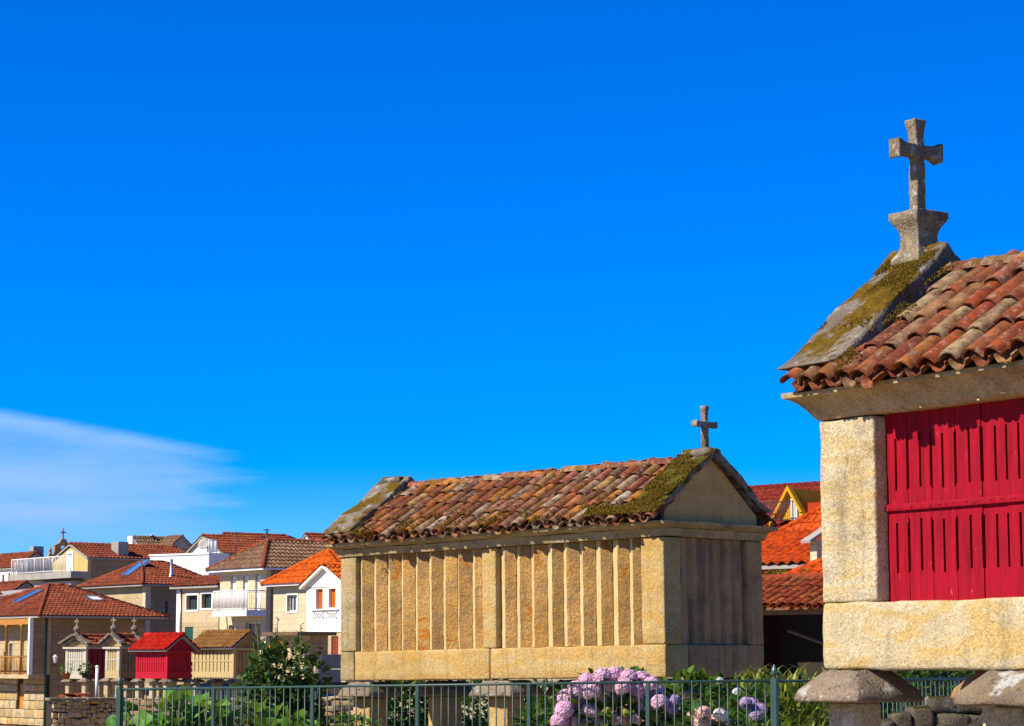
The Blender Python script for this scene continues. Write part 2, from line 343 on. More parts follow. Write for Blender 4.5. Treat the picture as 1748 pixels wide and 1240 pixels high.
P = dict(
 white=stucco('white_plaster', (.98, .93, .86), .10), whitemetal=plain('white_paint', (.92, .90, .88), .5, .04),
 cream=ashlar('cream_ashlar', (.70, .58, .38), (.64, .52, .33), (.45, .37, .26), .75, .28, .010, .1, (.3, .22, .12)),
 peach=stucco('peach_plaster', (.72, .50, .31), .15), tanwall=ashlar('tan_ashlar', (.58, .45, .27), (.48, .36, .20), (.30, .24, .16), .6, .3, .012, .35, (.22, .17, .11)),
 shadewall=ashlar('shaded_ashlar', (.38, .26, .15), (.30, .20, .115), (.19, .135, .085), .7, .34, .012, .4, (.13, .11, .09)),  # darker than tanwall: shade of the sunless house sides painted into the colour
 yellow=stucco('yellow_lichened_plaster', (.62, .47, .20), .5, (.25, .19, .08)), concrete=stucco('grey_concrete', (.40, .37, .33), .4),
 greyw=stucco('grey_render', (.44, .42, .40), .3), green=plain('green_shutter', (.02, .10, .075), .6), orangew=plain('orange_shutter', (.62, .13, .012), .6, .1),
 brownw=plain('brown_shutter', (.26, .055, .03), .6, .2), woodo=plain('varnished_wood', (.50, .22, .05), .5, .2), glass=glass_mat('window_glass'),
 blueglass=glass_mat('skylight_glass', (.05, .16, .36)), darkw=plain('dark_door', (.045, .02, .014), .6), redp=plain('flower_red', (.6, .06, .015), .7, .3, 30),
 redboard=plain('far_red_board', (.46, .010, .024), .6, .10), maroon=plain('maroon_board', (.22, .012, .018), .7, .15), steel=plain('steel', (.55, .56, .58), .3, .05, 6, .5, .9, 0),
 dockyellow=stucco('dormer_yellow', (.72, .36, .04), .2), brick=stucco('red_render', (.46, .06, .025), .25), pole=plain('dark_iron', (.05, .05, .055), .5), gate=plain('gate_grey', (.10, .115, .145), .5),
 wood=plain('old_timber', (.16, .10, .055), .8, .3, 12), canvas=plain('orange_canvas', (.75, .13, .02), .8), pot=plain('terracotta', (.48, .15, .06), .8), potdark=plain('dark_pot', (.04, .045, .05), .6), bluepot=plain('blue_pot', (.03, .07, .16), .4),
 slatw=plain('silvered_slats', (.58, .53, .42), .8, .2, 14), tanw=plain('tan_plank', (.56, .43, .22), .8, .18, 14),
)
# fence paint
MFENCE = plain('fence_green', (.030, .075, .060), .45, .12, 9, .4)

# ------------------------------------------------------------------ ground
def smooth(a, b, x):
    t = min(1, max(0, (x-a)/(b-a))); return t*t*(3-2*t)
def ground_z(x, y):
    z = -1.45 - 1.95*smooth(-1, -9, x)*smooth(32, 80, y) + 11*smooth(125, 200, y) - .35*smooth(24, 10, y)
    return z + .05*noise.noise(Vector((x*.4, y*.4, 0)))
gm = MB()
ys = [-30, -10, 0]+[4+2*i for i in range(23)]+[50+4*i for i in range(40)]+[230, 320, 500, 900, 2000, 5000, 9000]
xs = [-4000, -1500, -600, -300, -150, -90]+[-60+3*i for i in range(41)]+[90, 150, 300, 600, 1500, 4000]
for y in ys:
    for x in xs: gm.v.append((x, y, CZ+ground_z(x, y)))
nx = len(xs)
for j in range(len(ys)-1):
    for i in range(nx-1): gm.f.append((j*nx+i, j*nx+i+1, (j+1)*nx+i+1, (j+1)*nx+i)); gm.m.append(0)
m_, nt_, b_ = mat('earth_and_grass', .95, .1); v_ = coords(nt_, False)
c_ = ramp(nt_, nz(nt_, v_, .35, 6, .65), (.35, (.38, .28, .17)), (.5, (.50, .39, .24)), (.72, (.10, .11, .035)))
nt_.links.new(mixc(nt_, .6, c_, ramp(nt_, nz(nt_, v_, 9, 5, .7), (.3, .6), (.7, 1.3)), 'MULTIPLY'), b_.inputs['Base Color']); bump(nt_, b_, nz(nt_, v_, 6, 6, .7), .6, .05)
o = gm.build('ground', m_, smooth=True); o['kind'] = 'structure'

# ------------------------------------------------------------------ barrel tiles
def tile_mesh(name, r0, r1, L, mats, pan=False, seed=0, seg=8, th=.013, arc=78):
    """half-round tile: runs along +Y from its low end; convex up (cover) or down (channel)"""
    mb = MB(); R_ = random.Random(seed); nl = 3; ring = []
    s = -1 if pan else 1
    for i in range(nl+1):
        t = i/nl; r = r0+(r1-r0)*t
        for lay in (0, 1):
            rr = r-th*lay
            for k in range(seg+1):
                q = math.radians(90-arc+2*arc*k/seg)
                y = L*t + (R_.uniform(-.010, .012) if i == 0 and lay == 0 else (.004 if i == 0 else 0))
                wob = 1+.05*noise.noise(Vector((k*.7, i*.9, seed*3.3)))
                mb.v.append((rr*math.cos(q)*wob, y, s*(rr*math.sin(q)*wob*.92-r0*.30)))
    n = seg+1
    def vi(i, lay, k): return (i*2+lay)*n+k
    for i in range(nl):
        for k in range(seg):
            mb.f.append((vi(i,0,k), vi(i+1,0,k), vi(i+1,0,k+1), vi(i,0,k+1))); mb.f.append((vi(i,1,k), vi(i,1,k+1), vi(i+1,1,k+1), vi(i+1,1,k)))
        for k in (0, seg): mb.f.append((vi(i,0,k), vi(i,1,k), vi(i+1,1,k), vi(i+1,0,k)))
    for k in range(seg):
        for i in (0, nl): mb.f.append((vi(i,0,k), vi(i,0,k+1), vi(i,1,k+1), vi(i,1,k)))
    mb.m = [0]*len(mb.f)
    return mb.mesh(name, mats, 40, True)
def lay_tiles(parent, xs0, xs1, pitch, rows, expo, org, V, N, mats, R_, skip=None, sc=1.0, names=('roof_tile', 'channel_tile'), X=Vector((1, 0, 0))):
    cov = [tile_mesh('roof_tile', .069*sc, .056*sc, expo*1.30, mats, False, 10+k) for k in range(5)]
    pan = [tile_mesh('channel_tile', .066*sc, .074*sc, expo*1.30, mats, True, 30+k) for k in range(3)]
    n = int((xs1-xs0)/pitch)
    sag = [R_.uniform(-.035, .035)*sc for _ in range(n+1)]
    for i in range(n+1):
        x = xs0+i*pitch
        for j in range(rows):
            for kind in (0, 1):
                if kind == 1 and i == n: continue
                xx = x+(pitch/2 if kind else 0)+R_.uniform(-.009, .009)*sc
                v = j*expo+R_.uniform(-.02, .02)*sc-(.01 if kind else 0)+sag[i]
                if skip and skip(xx, j): continue
                wz = (.030 if kind == 0 else .012)*sc+.012*sc+R_.uniform(-.004, .006)*sc
                tilt = -.042+R_.uniform(-.012, .012)
                yaw = R_.uniform(-.065, .065)
                B = Matrix((X, V, N)).transposed().to_4x4()
                M = Matrix.Translation(Vector(org)+X*xx+V*v+N*wz) @ B @ Matrix.Rotation(tilt, 4, 'X') @ Matrix.Rotation(yaw, 4, 'Z') @ Matrix.Rotation(R_.uniform(-.06, .06), 4, 'Y')
                put(names[kind], R_.choice(cov if kind == 0 else pan), parent, M=M)
def moss_tufts(mb, spots, R_, size=.02):
    for p in spots:
        p = Vector(p)
        for _ in range(4):
            a = R_.uniform(0, 2*pi); q = p+Vector((math.cos(a), math.sin(a), 0))*R_.uniform(0, size*1.2); sz_ = size*R_.uniform(.6, 1.9); h = R_.uniform(.5, 1.3)*sz_; w_ = sz_*.55
            d = Vector((math.cos(a+1.3), math.sin(a+1.3), 0))*w_; lean = Vector((R_.uniform(-1, 1), R_.uniform(-1, 1), 0))*size*.5
            mb.add([q-d, q+d, q+lean+Vector((0, 0, h))], [(0, 1, 2)])
M_MOSS = leaf_mat('moss', (.085, .048, .005), (.16, .095, .009), (.23, .145, .02), .15, .9)

def ring(prof, x0, x1, y0, y1, seg=.12):
    """mitred moulding round a rectangle; prof = (outward offset, z)"""
    mb = MB(); cols = None
    def loop(o, z):
        pts = []; c = [(x0-o, y0-o), (x1+o, y0-o), (x1+o, y1+o), (x0-o, y1+o)]
        nn = [max(1, int((x1-x0)/seg)), max(1, int((y1-y0)/seg))]*2
        for i in range(4):
            a, b = c[i], c[(i+1) % 4]
            for k in range(nn[i]): t = k/nn[i]; pts.append((a[0]+(b[0]-a[0])*t, a[1]+(b[1]-a[1])*t, z))
        return pts
    L_ = [loop(o, z) for o, z in prof]; n = len(L_[0])
    for l in L_: mb.v += l
    for i in range(len(prof)-1):
        for k in range(n): mb.f.append((i*n+k, i*n+(k+1) % n, (i+1)*n+(k+1) % n, (i+1)*n+k))
    mb.f.append(tuple(range(n-1, -1, -1))); mb.f.append(tuple((len(prof)-1)*n+k for k in range(n))); mb.m = [0]*len(mb.f)
    return mb
def slat_mb(w_, h, splay, dep, back, seed, amp=.004, nzs=14):
    """a stone louvre: broad face falling back to the right, narrow splay on its left; x 0..w, z 0..h"""
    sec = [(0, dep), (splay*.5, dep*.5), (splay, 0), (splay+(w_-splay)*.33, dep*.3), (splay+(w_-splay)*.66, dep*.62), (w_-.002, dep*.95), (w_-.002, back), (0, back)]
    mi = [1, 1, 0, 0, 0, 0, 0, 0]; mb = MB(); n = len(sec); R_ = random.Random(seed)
    for k in range(nzs+1):
        z = h*k/nzs
        for (x, y) in sec:
            p = Vector((x*8+seed*3, y*8, z*7)); q = noise.noise(p); q2 = noise.noise(p*2.3)
            mb.v.append((x+amp*.8*q2, y+(amp*(q+.6*q2) if y < back else 0), z))
    for k in range(nzs):
        for i in range(n): mb.f.append((k*n+i, k*n+(i+1) % n, (k+1)*n+(i+1) % n, (k+1)*n+i)); mb.m.append(mi[i])
    mb.f.append(tuple(range(n-1, -1, -1))); mb.f.append(tuple(nzs*n+i for i in range(n))); mb.m += [0, 0]
    return mb
def cap_stone(dx, dy, h, seed, inset=.42, rim=.05):
    cx, cy = dx/2, dy/2
    def wp(p):
        k = min(1, max(0, (p.z-rim)/(h-rim))); s = 1-(1-inset)*k
        rr = 1-.10*(abs((p.x-cx)/cx)*abs((p.y-cy)/cy))
        return (cx+(p.x-cx)*s*rr, cy+(p.y-cy)*s*rr, p.z)
    return stone(dx, dy, h, .05, .02, .010, seed, 6, wp)
def coping_pair(T, name_mats, x0, wd, y_low, z_low, ymid, z_apex, th, G, seed, W, cut=.10):
    ang = math.atan2(z_apex-z_low, ymid-y_low); ln = math.hypot(z_apex-z_low, ymid-y_low)
    V = Vector((0, math.cos(ang), math.sin(ang))); N = Vector((0, -math.sin(ang), math.cos(ang)))
    out = []
    for side in (0, 1):
        def wp(p):
            # pointed lower end, slight belly
            k = max(0, 1-p.y/.5); return (p.x+.012*math.sin(p.y*5), p.y+cut*(1-p.z/th)*k, p.z+.010*math.sin(p.y*9+seed))
        mb = stone(wd, ln+.02, th, .04, .022, .017, seed+side*3, 6, wp)
        if side == 0:
            B = Matrix((Vector((1, 0, 0)), V, N)).transposed().to_4x4(); org = Vector((x0, y_low, z_low+G))-N*th
        else:
            V2 = Vector((0, -V.y, V.z)); N2 = Vector((0, -N.y, N.z)); B = Matrix((Vector((-1, 0, 0)), V2, N2)).transposed().to_4x4(); org = Vector((x0+wd, 2*ymid-y_low, z_low+G))-N2*th
        o = put('coping_stone', mb.mesh('coping_stone', name_mats, 50), T, M=Matrix.Translation(org) @ B); out.append(o)
    return out, V, N
def cross_mb(h, aw, az_, ah, s, tx, seed, flare=1.45):
    """shaft height h, arms half-span aw at height az_ with half-height ah, shaft half-width s, thickness 2*tx (x)"""
    def wv(p):
        k = (p.z/h); f = 1+(flare-1)*smooth(.80, 1.0, k)+.22*(1-k)
        return ((p.x-tx)*(1+.2*smooth(.8, 1, k)), (p.y-s)*f, p.z)
    mb = stone(2*tx, 2*s, h, .03, .010, .006, seed, 9, wv)
    def wa(p):
        k = abs(p.y-aw)/aw; f = 1+(flare-1)*smooth(.5, 1, k)
        return ((p.x-tx*1.08)*(1+.15*smooth(.5, 1, k)), p.y-aw, az_+(p.z-ah)*f)
    stone(2.16*tx, 2*aw, 2*ah, .03, .010, .006, seed+1, 9, wa, mb)
    return mb
def core(T, x0, x1, y0, y1, z0, z1):
    return MB().box((x0, y0, z0), (x1, y1, z1)).build('light_block', MG['shadefill'], T)  # added dark box that blocks light behind slats and boards

# ------------------------------------------------------------------ the long stone granary
G = 1.42; L1, W1 = 4.598, 1.475; A1 = .7895
T1 = thing('stone_granary', 'long tan granite raised granary with louvred stone sides and mossy tiled roof', 'granary', (-1.8214, 25.238, CZ-.0612-G), A1-pi/2, 'raised granaries of the village', -.0133)
R1 = random.Random(3)
zb0, zb1, zt = -.157+G, .149+G, 1.158+G
# plinth beams
jx = 2.27
for i, (x0, x1) in enumerate(((0, .22), (.226, jx-.006), (jx+.006, 4.598))):
    stone(x1-x0, .34, zb1-zb0, .10, .018, .007, 20+i).build('plinth_stone', MG['tan'] if i else MG['cornice'], T1, 50, loc=(x0, R1.uniform(-.004, .004), zb0))
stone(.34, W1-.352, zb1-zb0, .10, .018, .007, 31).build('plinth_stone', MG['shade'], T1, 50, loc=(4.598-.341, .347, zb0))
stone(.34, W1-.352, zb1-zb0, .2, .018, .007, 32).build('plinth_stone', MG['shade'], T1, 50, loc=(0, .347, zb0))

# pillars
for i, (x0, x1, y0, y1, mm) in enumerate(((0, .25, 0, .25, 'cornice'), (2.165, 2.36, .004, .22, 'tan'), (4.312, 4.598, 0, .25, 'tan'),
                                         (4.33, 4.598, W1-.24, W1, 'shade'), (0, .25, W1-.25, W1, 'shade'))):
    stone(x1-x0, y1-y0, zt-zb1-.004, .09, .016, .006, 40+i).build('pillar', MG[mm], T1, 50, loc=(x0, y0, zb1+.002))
# louvres, two bays of nine on the long side, five on the end
pt = (2.165-.25)/9
for i in range(9):
    slat_mb(pt*R1.uniform(.985, 1.0), zt-zb1-.004, .078+R1.uniform(-.014, .010), .050, .13, 50+i).build('slat', [MG['slat'], MG['splay']], T1, 35, loc=(.25+i*pt, .026+R1.uniform(-.006, .006), zb1+.002))
pt = (4.312-2.362)/9
for i in range(9):
    slat_mb(pt*R1.uniform(.985, 1.0), zt-zb1-.004, .098+R1.uniform(-.016, .014), .056, .13, 70+i).build('slat', [MG['slat'], MG['splay']], T1, 35, loc=(2.362+i*pt, .026+R1.uniform(-.006, .006), zb1+.002))
pt = (W1-.49)/6
for i in range(6):
    slat_mb(pt*.985, zt-zb1-.004, .035, .03, .13, 90+i).build('slat', [MG['shade'], MG['shade']], T1, 35, loc=(4.598-.03, .25+i*pt, zb1+.002), rot=(0, 0, pi/2))
core(T1, .12, 4.598-.17, .17, W1-.05, zb0+.05, 1.25+G)
# cornice in two courses
ring([(-.03, 1.160+G), (.018, 1.162+G), (.026, 1.20+G), (.045, 1.222+G), (.05, 1.235+G), (-.03, 1.238+G)], 0, L1, 0, W1).rough(.006, 4, 1).build('cornice', MG['cornice'], T1, 50)
ring([(-.03, 1.240+G), (.052, 1.240+G), (.075, 1.255+G), (.115, 1.272+G), (.120, 1.300+G), (-.03, 1.302+G)], 0, L1, 0, W1).rough(.007, 4, 2).build('cornice', MG['cornice'], T1, 50)
# roof
ye, ze, zr = -.17, 1.305+G, 1.90+G; ym = W1/2
ang = math.atan2(zr-ze, ym-ye); V = Vector((0, math.cos(ang), math.sin(ang))); N = Vector((0, -math.sin(ang), math.cos(ang))); sl_ = math.hypot(zr-ze, ym-ye)
MB().prism([(ye+.03, ze-.005), (W1-ye-.03, ze-.005), (ym, zr-.005)], lambda p: (.02, p[0], p[1]), lambda p: (L1-.06, p[0], p[1])).build('roof_deck', MG['shadefill'], T1)
lay_tiles(T1, -.04, L1+.06, .160, 4, sl_/4, (0, ye, ze), V, N, MT1, random.Random(5), lambda x, j: j > 0 and (x < .27 or x > 4.25))
lay = MB(); cm = [tile_mesh('roof_tiles', .074, .060, sl_/6*1.4, MT1, False, 10)]
bm_v = [tuple(v.co) for v in cm[0].vertices]; bm_f = [tuple(p.vertices) for p in cm[0].polygons]
V2, N2 = Vector((0, -V.y, V.z)), Vector((0, -N.y, N.z)); B2 = Matrix((Vector((-1, 0, 0)), V2, N2)).transposed().to_4x4()
for i in range(30):
    for j in range(6): lay.add(bm_v, bm_f, 0, Matrix.Translation(Vector((-.02+i*.158, W1-ye, ze))+V2*(j*sl_/6)+N2*.04) @ B2 @ Matrix.Rotation(-.055, 4, 'X'))
lay.build('back_roof_tiles', MT1, T1, 40, True, kind='stuff')
rt = [tile_mesh('ridge_tile', .085, .075, .36, MT1, False, 60+k, 8, .014, 80) for k in range(4)]
for i in range(13):
    M = Matrix.Translation((.34+i*.29, ym+R1.uniform(-.01, .01), zr+.035+R1.uniform(-.006, .012))) @ Matrix.Rotation(-pi/2, 4, 'Z') @ Matrix.Rotation(-.04+R1.uniform(-.03, .03), 4, 'X') @ Matrix.Rotation(R1.uniform(-.05, .05), 4, 'Z')
    put('ridge_tile', R1.choice(rt), T1, M=M)
copL, CV, CN = coping_pair(T1, MG['coping'], -.13, .44, -.19, 1.415, ym, 2.045, .085, G, 5, W1)
copR, CV, CN = coping_pair(T1, MG['coping2'], 4.235, .42, -.13, 1.445, ym, 2.035, .070, G, 9, W1)
for x0, x1, mm in ((4.50, 4.575, 'ped'), (.03, .10, 'shade')):
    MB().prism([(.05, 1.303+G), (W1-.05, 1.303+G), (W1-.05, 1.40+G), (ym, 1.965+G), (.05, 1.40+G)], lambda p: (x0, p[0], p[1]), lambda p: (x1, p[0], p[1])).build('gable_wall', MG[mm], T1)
stone(.26, .22, .10, .05, .045, .014, 77).build('ridge_stone', MG['coping2'], T1, 50, loc=(4.385, ym-.11, 1.935+G))
stone(.30, .20, .07, .05, .03, .010, 78).build('ridge_stone', MG['coping'], T1, 50, loc=(-.06, ym-.10, 1.985+G))
cross_mb(.43, .158, .25, .029, .026, .030, 5, 1.15).build('cross', MG['grey'], T1, 50, loc=(4.515, ym, 2.02+G))
# moss growing on coping and tiles
mm_ = MB(); Rm = random.Random(8); spots = []
for _ in range(5000):
    u = Rm.uniform(4.25, 4.65); t = Rm.uniform(0, 1)
    if smooth(-.3, .25, noise.noise(Vector((u*5, t*5, 3)))) < Rm.random(): continue
    q = Vector((u, -.13, 1.445+G))+CV*(t*.95); spots.append(q+CN*.004)
for _ in range(1800):
    u = Rm.uniform(3.75, 4.7); t = Rm.uniform(0, .16)
    q = Vector((u, ye, ze))+V*t+N*.085; spots.append(q)
for _ in range(2500):
    u = Rm.uniform(.1, 4.3); t = Rm.uniform(0, .5)*Rm.random()
    if smooth(-.1, .4, noise.noise(Vector((u*3, t*6, 9)))) < Rm.random(): continue
    spots.append(Vector((u, ye, ze))+V*t+N*(.08+.02*math.cos((u+.04)/.158*2*pi)))
moss_tufts(mm_, spots, Rm, .012); mm_.build('moss', M_MOSS, T1, kind='stuff')
# legs with mushroom caps
for i, (x0, dx) in enumerate(((.0, .56), (2.0, .66), (4.06, .58))):
    for j, y0 in enumerate((-.10, 1.0)):
        cap_stone(dx, .56, .16, 100+i*2+j, .60).build('cap_stone', MG['cap'], T1, 50, loc=(x0, y0, zb0-.172))
        stone(.27, .26, zb0-.176+.2, .12, .02, .008, 110+i*2+j).build('leg', MG['tan'], T1, 50, loc=(x0+dx/2-.13, y0+.14, -.2))

# ------------------------------------------------------------------ the red slatted granary
G = 1.55; L2, W2 = 3.3, 1.5; A2 = .5793
T2 = thing('stone_granary', 'granite granary with red slatted boards and tall stone cross at the right edge', 'granary', (1.7756, 13.5, CZ-G), A2-pi/2, 'raised granaries of the village')
R2 = random.Random(4)
b0, b1, pt_ = -.05+G, .324+G, 1.372+G
stone(L2, .46, b1-b0, .07, .022, .009, 201, 4).build('plinth_stone', MG['beam'], T2, 50, loc=(0, 0, b0))
stone(.4, W2-.47, b1-b0, .2, .02, .008, 202).build('plinth_stone', MG['shade'], T2, 50, loc=(0, .466, b0)); stone(.4, W2-.47, b1-b0, .2, .02, .008, 203).build('plinth_stone', MG['shade'], T2, 50, loc=(L2-.4, .466, b0))
for i, (x0, y0) in enumerate(((0, 0), (L2-.46, 0), (0, W2-.46), (L2-.46, W2-.46))):
    stone(.466 if i == 0 else .46, .46, pt_-b1-.004, .06, .018, .008, 210+i, 4).build('pillar', MG['pale'], T2, 50, loc=(x0-.004, y0+.002, b1+.002))
# red boards with sawn ventilation slots
mr, ntr, br_ = mat('red_boards', .75, .15); vr = coords(ntr, True, (1, 1, .09))
cr = ramp(ntr, nz(ntr, vr, 30, 5, .6), (.3, (.20, .003, .011)), (.55, (.34, .005, .018)), (.8, (.43, .010, .028)))
cr = mixc(ntr, ramp(ntr, nz(ntr, coords(ntr, True, (1, 1, .35)), 42, 4, .7), (.66, 0), (.72, .5)), cr, (.62, .22, .20))
cr = mixc(ntr, ramp(ntr, nz(ntr, coords(ntr), 5, 6, .7), (.62, 0), (.74, .6)), cr, (.30, .02, .03))
ntr.links.new(cr, br_.inputs['Base Color']); bump(ntr, br_, mth(ntr, 'ADD', nz(ntr, vr, 60, 4, .6), nz(ntr, vr, 14, 3)), .55, .006)
x = .455; z0, z1, z2, z3 = .483+G, .770+G, .944+G, 1.242+G
while x < L2-.47:
    w_ = R2.uniform(.178, .200); s = .017; g = .004; d1, d2 = R2.uniform(-.012, .012), R2.uniform(-.012, .012)
    c = w_/2+R2.uniform(-.008, .008)
    us = [0, s/2, c-s/2, c+s/2, w_-g-s/2, w_-g]
    zs_ = [b1-.02, z0+d2, z1+d1, z2+d2, z3+d1, 1.40+G]
    mb = panel(us, zs_, lambda i, j: i in (0, 2, 4) and j in (1, 3), .026, lambda u, z, t: (u, t, z))
    mb.build('plank', mr, T2, fix=True, loc=(x, .098+R2.uniform(-.004, .004), 0)); x += w_
stone(L2-.94, .022, .040, .3, .004, .001, 5).build('rail', mr, T2, 50, loc=(.462, .0765, .826+G), rot=(0, 0, 0))
MB().box((.46, .150, b1-.02), (L2-.47, .170, 1.40+G)).build('backing_board', mr, T2)
nm = MB().lathe([(.006, 0), (.007, .003), (.002, .005)], 7).mesh('nail', P['maroon'])
xn = .5
while xn < L2-.5:
    put('nail', nm, T2, (xn, .0765, .846+G+R2.uniform(-.006, .006)), (pi/2, 0, 0)); xn += R2.uniform(.07, .11)
core(T2, .2, L2-.2, .20, W2-.15, b0+.05, 1.45+G)
MB().box((.40, .13, b1-.01), (.47, .30, 1.40+G)).build('jamb', MG['shade'], T2)
# cornice
ring([(-.05, 1.374+G), (.006, 1.376+G), (.022, 1.395+G), (.045, 1.43+G), (.080, 1.47+G), (.115, 1.495+G), (.150, 1.505+G), (.152, 1.535+G), (-.05, 1.537+G)], 0, L2, 0, W2, .09).rough(.005, 4, 5).build('cornice', MG['cornice'], T2, 50)
for x in (.86, 1.02, 1.12, .72, 1.30):
    stone(.018, .02, .012, .02, .004, .003, int(x*50)).build('glint_chip', MG['splay'], T2, 50, loc=(x, -.016, 1.366+G+R2.uniform(0, .012)))  # pale chips added to play sun glints in the cornice shadow
ye, ze, zr = -.205, 1.535+G, 2.235+G; ym = W2/2
ang = math.atan2(zr-ze, ym-ye); V = Vector((0, math.cos(ang), math.sin(ang))); N = Vector((0, -math.sin(ang), math.cos(ang))); sl_ = math.hypot(zr-ze, ym-ye)
MB().prism([(ye+.04, ze-.006), (W2-ye-.04, ze-.006), (ym, zr-.006)], lambda p: (-.04, p[0], p[1]), lambda p: (L2+.05, p[0], p[1])).build('roof_deck', MG['shadefill'], T2)
lay_tiles(T2, -.03, L2+.1, .166, 4, sl_/4, (0, ye, ze), V, N, MT2, random.Random(6), lambda x, j: j > 0 and x < .385, sc=1.06)
lay = MB()
V2, N2 = Vector((0, -V.y, V.z)), Vector((0, -N.y, N.z)); B2 = Matrix((Vector((-1, 0, 0)), V2, N2)).transposed().to_4x4()
for i in range(20):
    for j in range(5): lay.add(bm_v, bm_f, 0, Matrix.Translation(Vector((-.05+i*.168, W2-ye, ze))+V2*(j*sl_/5)+N2*.04) @ B2 @ Matrix.Rotation(-.055, 4, 'X'))
lay.build('back_roof_tiles', MT2, T2, 40, True, kind='stuff')
for i in range(10):
    M = Matrix.Translation((.36+i*.30, ym+R2.uniform(-.012, .012), zr+.030+.01*R2.random())) @ Matrix.Rotation(-pi/2, 4, 'Z') @ Matrix.Rotation(-.05+R2.uniform(-.02, .03), 4, 'X')
    o = put('ridge_tile', R2.choice(rt), T2, M=M)
MCG = MG['coping']
copA, CV, CN = coping_pair(T2, MCG, -.17, .49, -.175, 1.672, ym, 2.445, .16, G, 15, W2, .20)
coping_pair(T2, MCG, L2-.3, .49, -.175, 1.672, ym, 2.445, .16, G, 17, W2, .20)
for x0, x1 in ((-.04, .06), (L2-.06, L2+.04)):
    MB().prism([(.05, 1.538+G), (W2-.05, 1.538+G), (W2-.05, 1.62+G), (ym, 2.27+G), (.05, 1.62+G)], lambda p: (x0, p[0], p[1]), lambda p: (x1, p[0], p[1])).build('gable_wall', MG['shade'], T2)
def pw(p):   # square vase pedestal, waisted
    k = p.z/.32; f = 1.0
    prof = [(0, 1.0), (.13, .98), (.22, .80), (.35, .66), (.55, .64), (.70, .74), (.82, .97), (.86, 1.04), (1, 1.04)]
    for (a, fa), (b, fb) in zip(prof, prof[1:]):
        if a <= k <= b: f = fa+(fb-fa)*(k-a)/(b-a)
    return ((p.x-.125)*f, (p.y-.125)*f, p.z)
stone(.25, .25, .32, .028, .010, .005, 301, 8, pw).build('pedestal', MG['grey'], T2, 50, loc=(.07, ym, 2.345+G))
cross_mb(.575, .182, .385, .038, .032, .038, 9, 1.6).build('cross', MG['grey'], T2, 50, loc=(.065, ym, 2.66+G))
mm_ = MB(); spots = []
for _ in range(9000):
    u = Rm.uniform(-.15, .30); t = Rm.uniform(.3, 1)
    if smooth(-.12, .35, noise.noise(Vector((u*4, t*4, 5)))+.55*(t-.75)+(u-.05)*.9) < Rm.random(): continue
    spots.append(Vector((u, -.175, 1.672+G))+CV*(t*1.19)+CN*.003)
for _ in range(900):
    u = Rm.uniform(.33, .52); t = Rm.uniform(0, 1.2)
    if noise.noise(Vector((u*5, t*4, 7))) < .05: continue
    spots.append(Vector((u, ye, ze))+V*t+N*.085)
moss_tufts(mm_, spots, Rm, .007); mm_.build('moss', M_MOSS, T2, kind='stuff')
for i, (x0, dx) in enumerate(((-.085, .60), (1.20, .62), (2.75, .60))):
    for j, y0 in enumerate((-.20, 1.0)):
        cap_stone(dx, .55, .175, 220+i*2+j, .52).build('cap_stone', MG['cap'] if j == 0 else MG['shade'], T2, 50, loc=(x0, y0, b0-.182))
        stone(.225, .21, b0-.186+.25, .1, .02, .008, 230+i*2+j).build('leg', MG['pale'], T2, 50, loc=(x0+.13, y0+.19, -.25))

# ------------------------------------------------------------------ houses of the village
def field(mb, O, U, Vd, N, lu, depth, pitch=.24, row=.40, h=.045, step=.045, k=4):
    """rows of half-round tiles on one roof slope; depth(u) = slope length at u"""
    nu = max(2, int(round(lu/pitch)))*k; us = [lu*i/nu for i in range(nu+1)]
    dm = [max(0, depth(u)) for u in us]; nr = int(max(dm)/row)+1; base = len(mb.v); npr = 2*nr
    for i, u in enumerate(us):
        hz = h*(.5+.5*math.cos(2*pi*u/pitch))
        for j in range(nr):
            for e in (0, 1):
                v = min((j+e)*row, dm[i]); lift = step*(1-e)+hz
                mb.v.append(tuple(O+U*u+Vd*v+N*lift))
    for i in range(nu):
        for q in range(npr-1):
            j = q//2
            if min((j)*row, 1e9) >= max(dm[i], dm[i+1])-1e-4: continue
            a = base+i*npr+q; b = base+(i+1)*npr+q
            mb.f.append((a, b, b+1, a+1)); mb.m.append(0)
def newton(f, x0, target):
    x = x0
    for _ in range(30):
        d = (f(x+1e-3)-f(x))/1e-3
        x -= (f(x)-target)/d
    return x
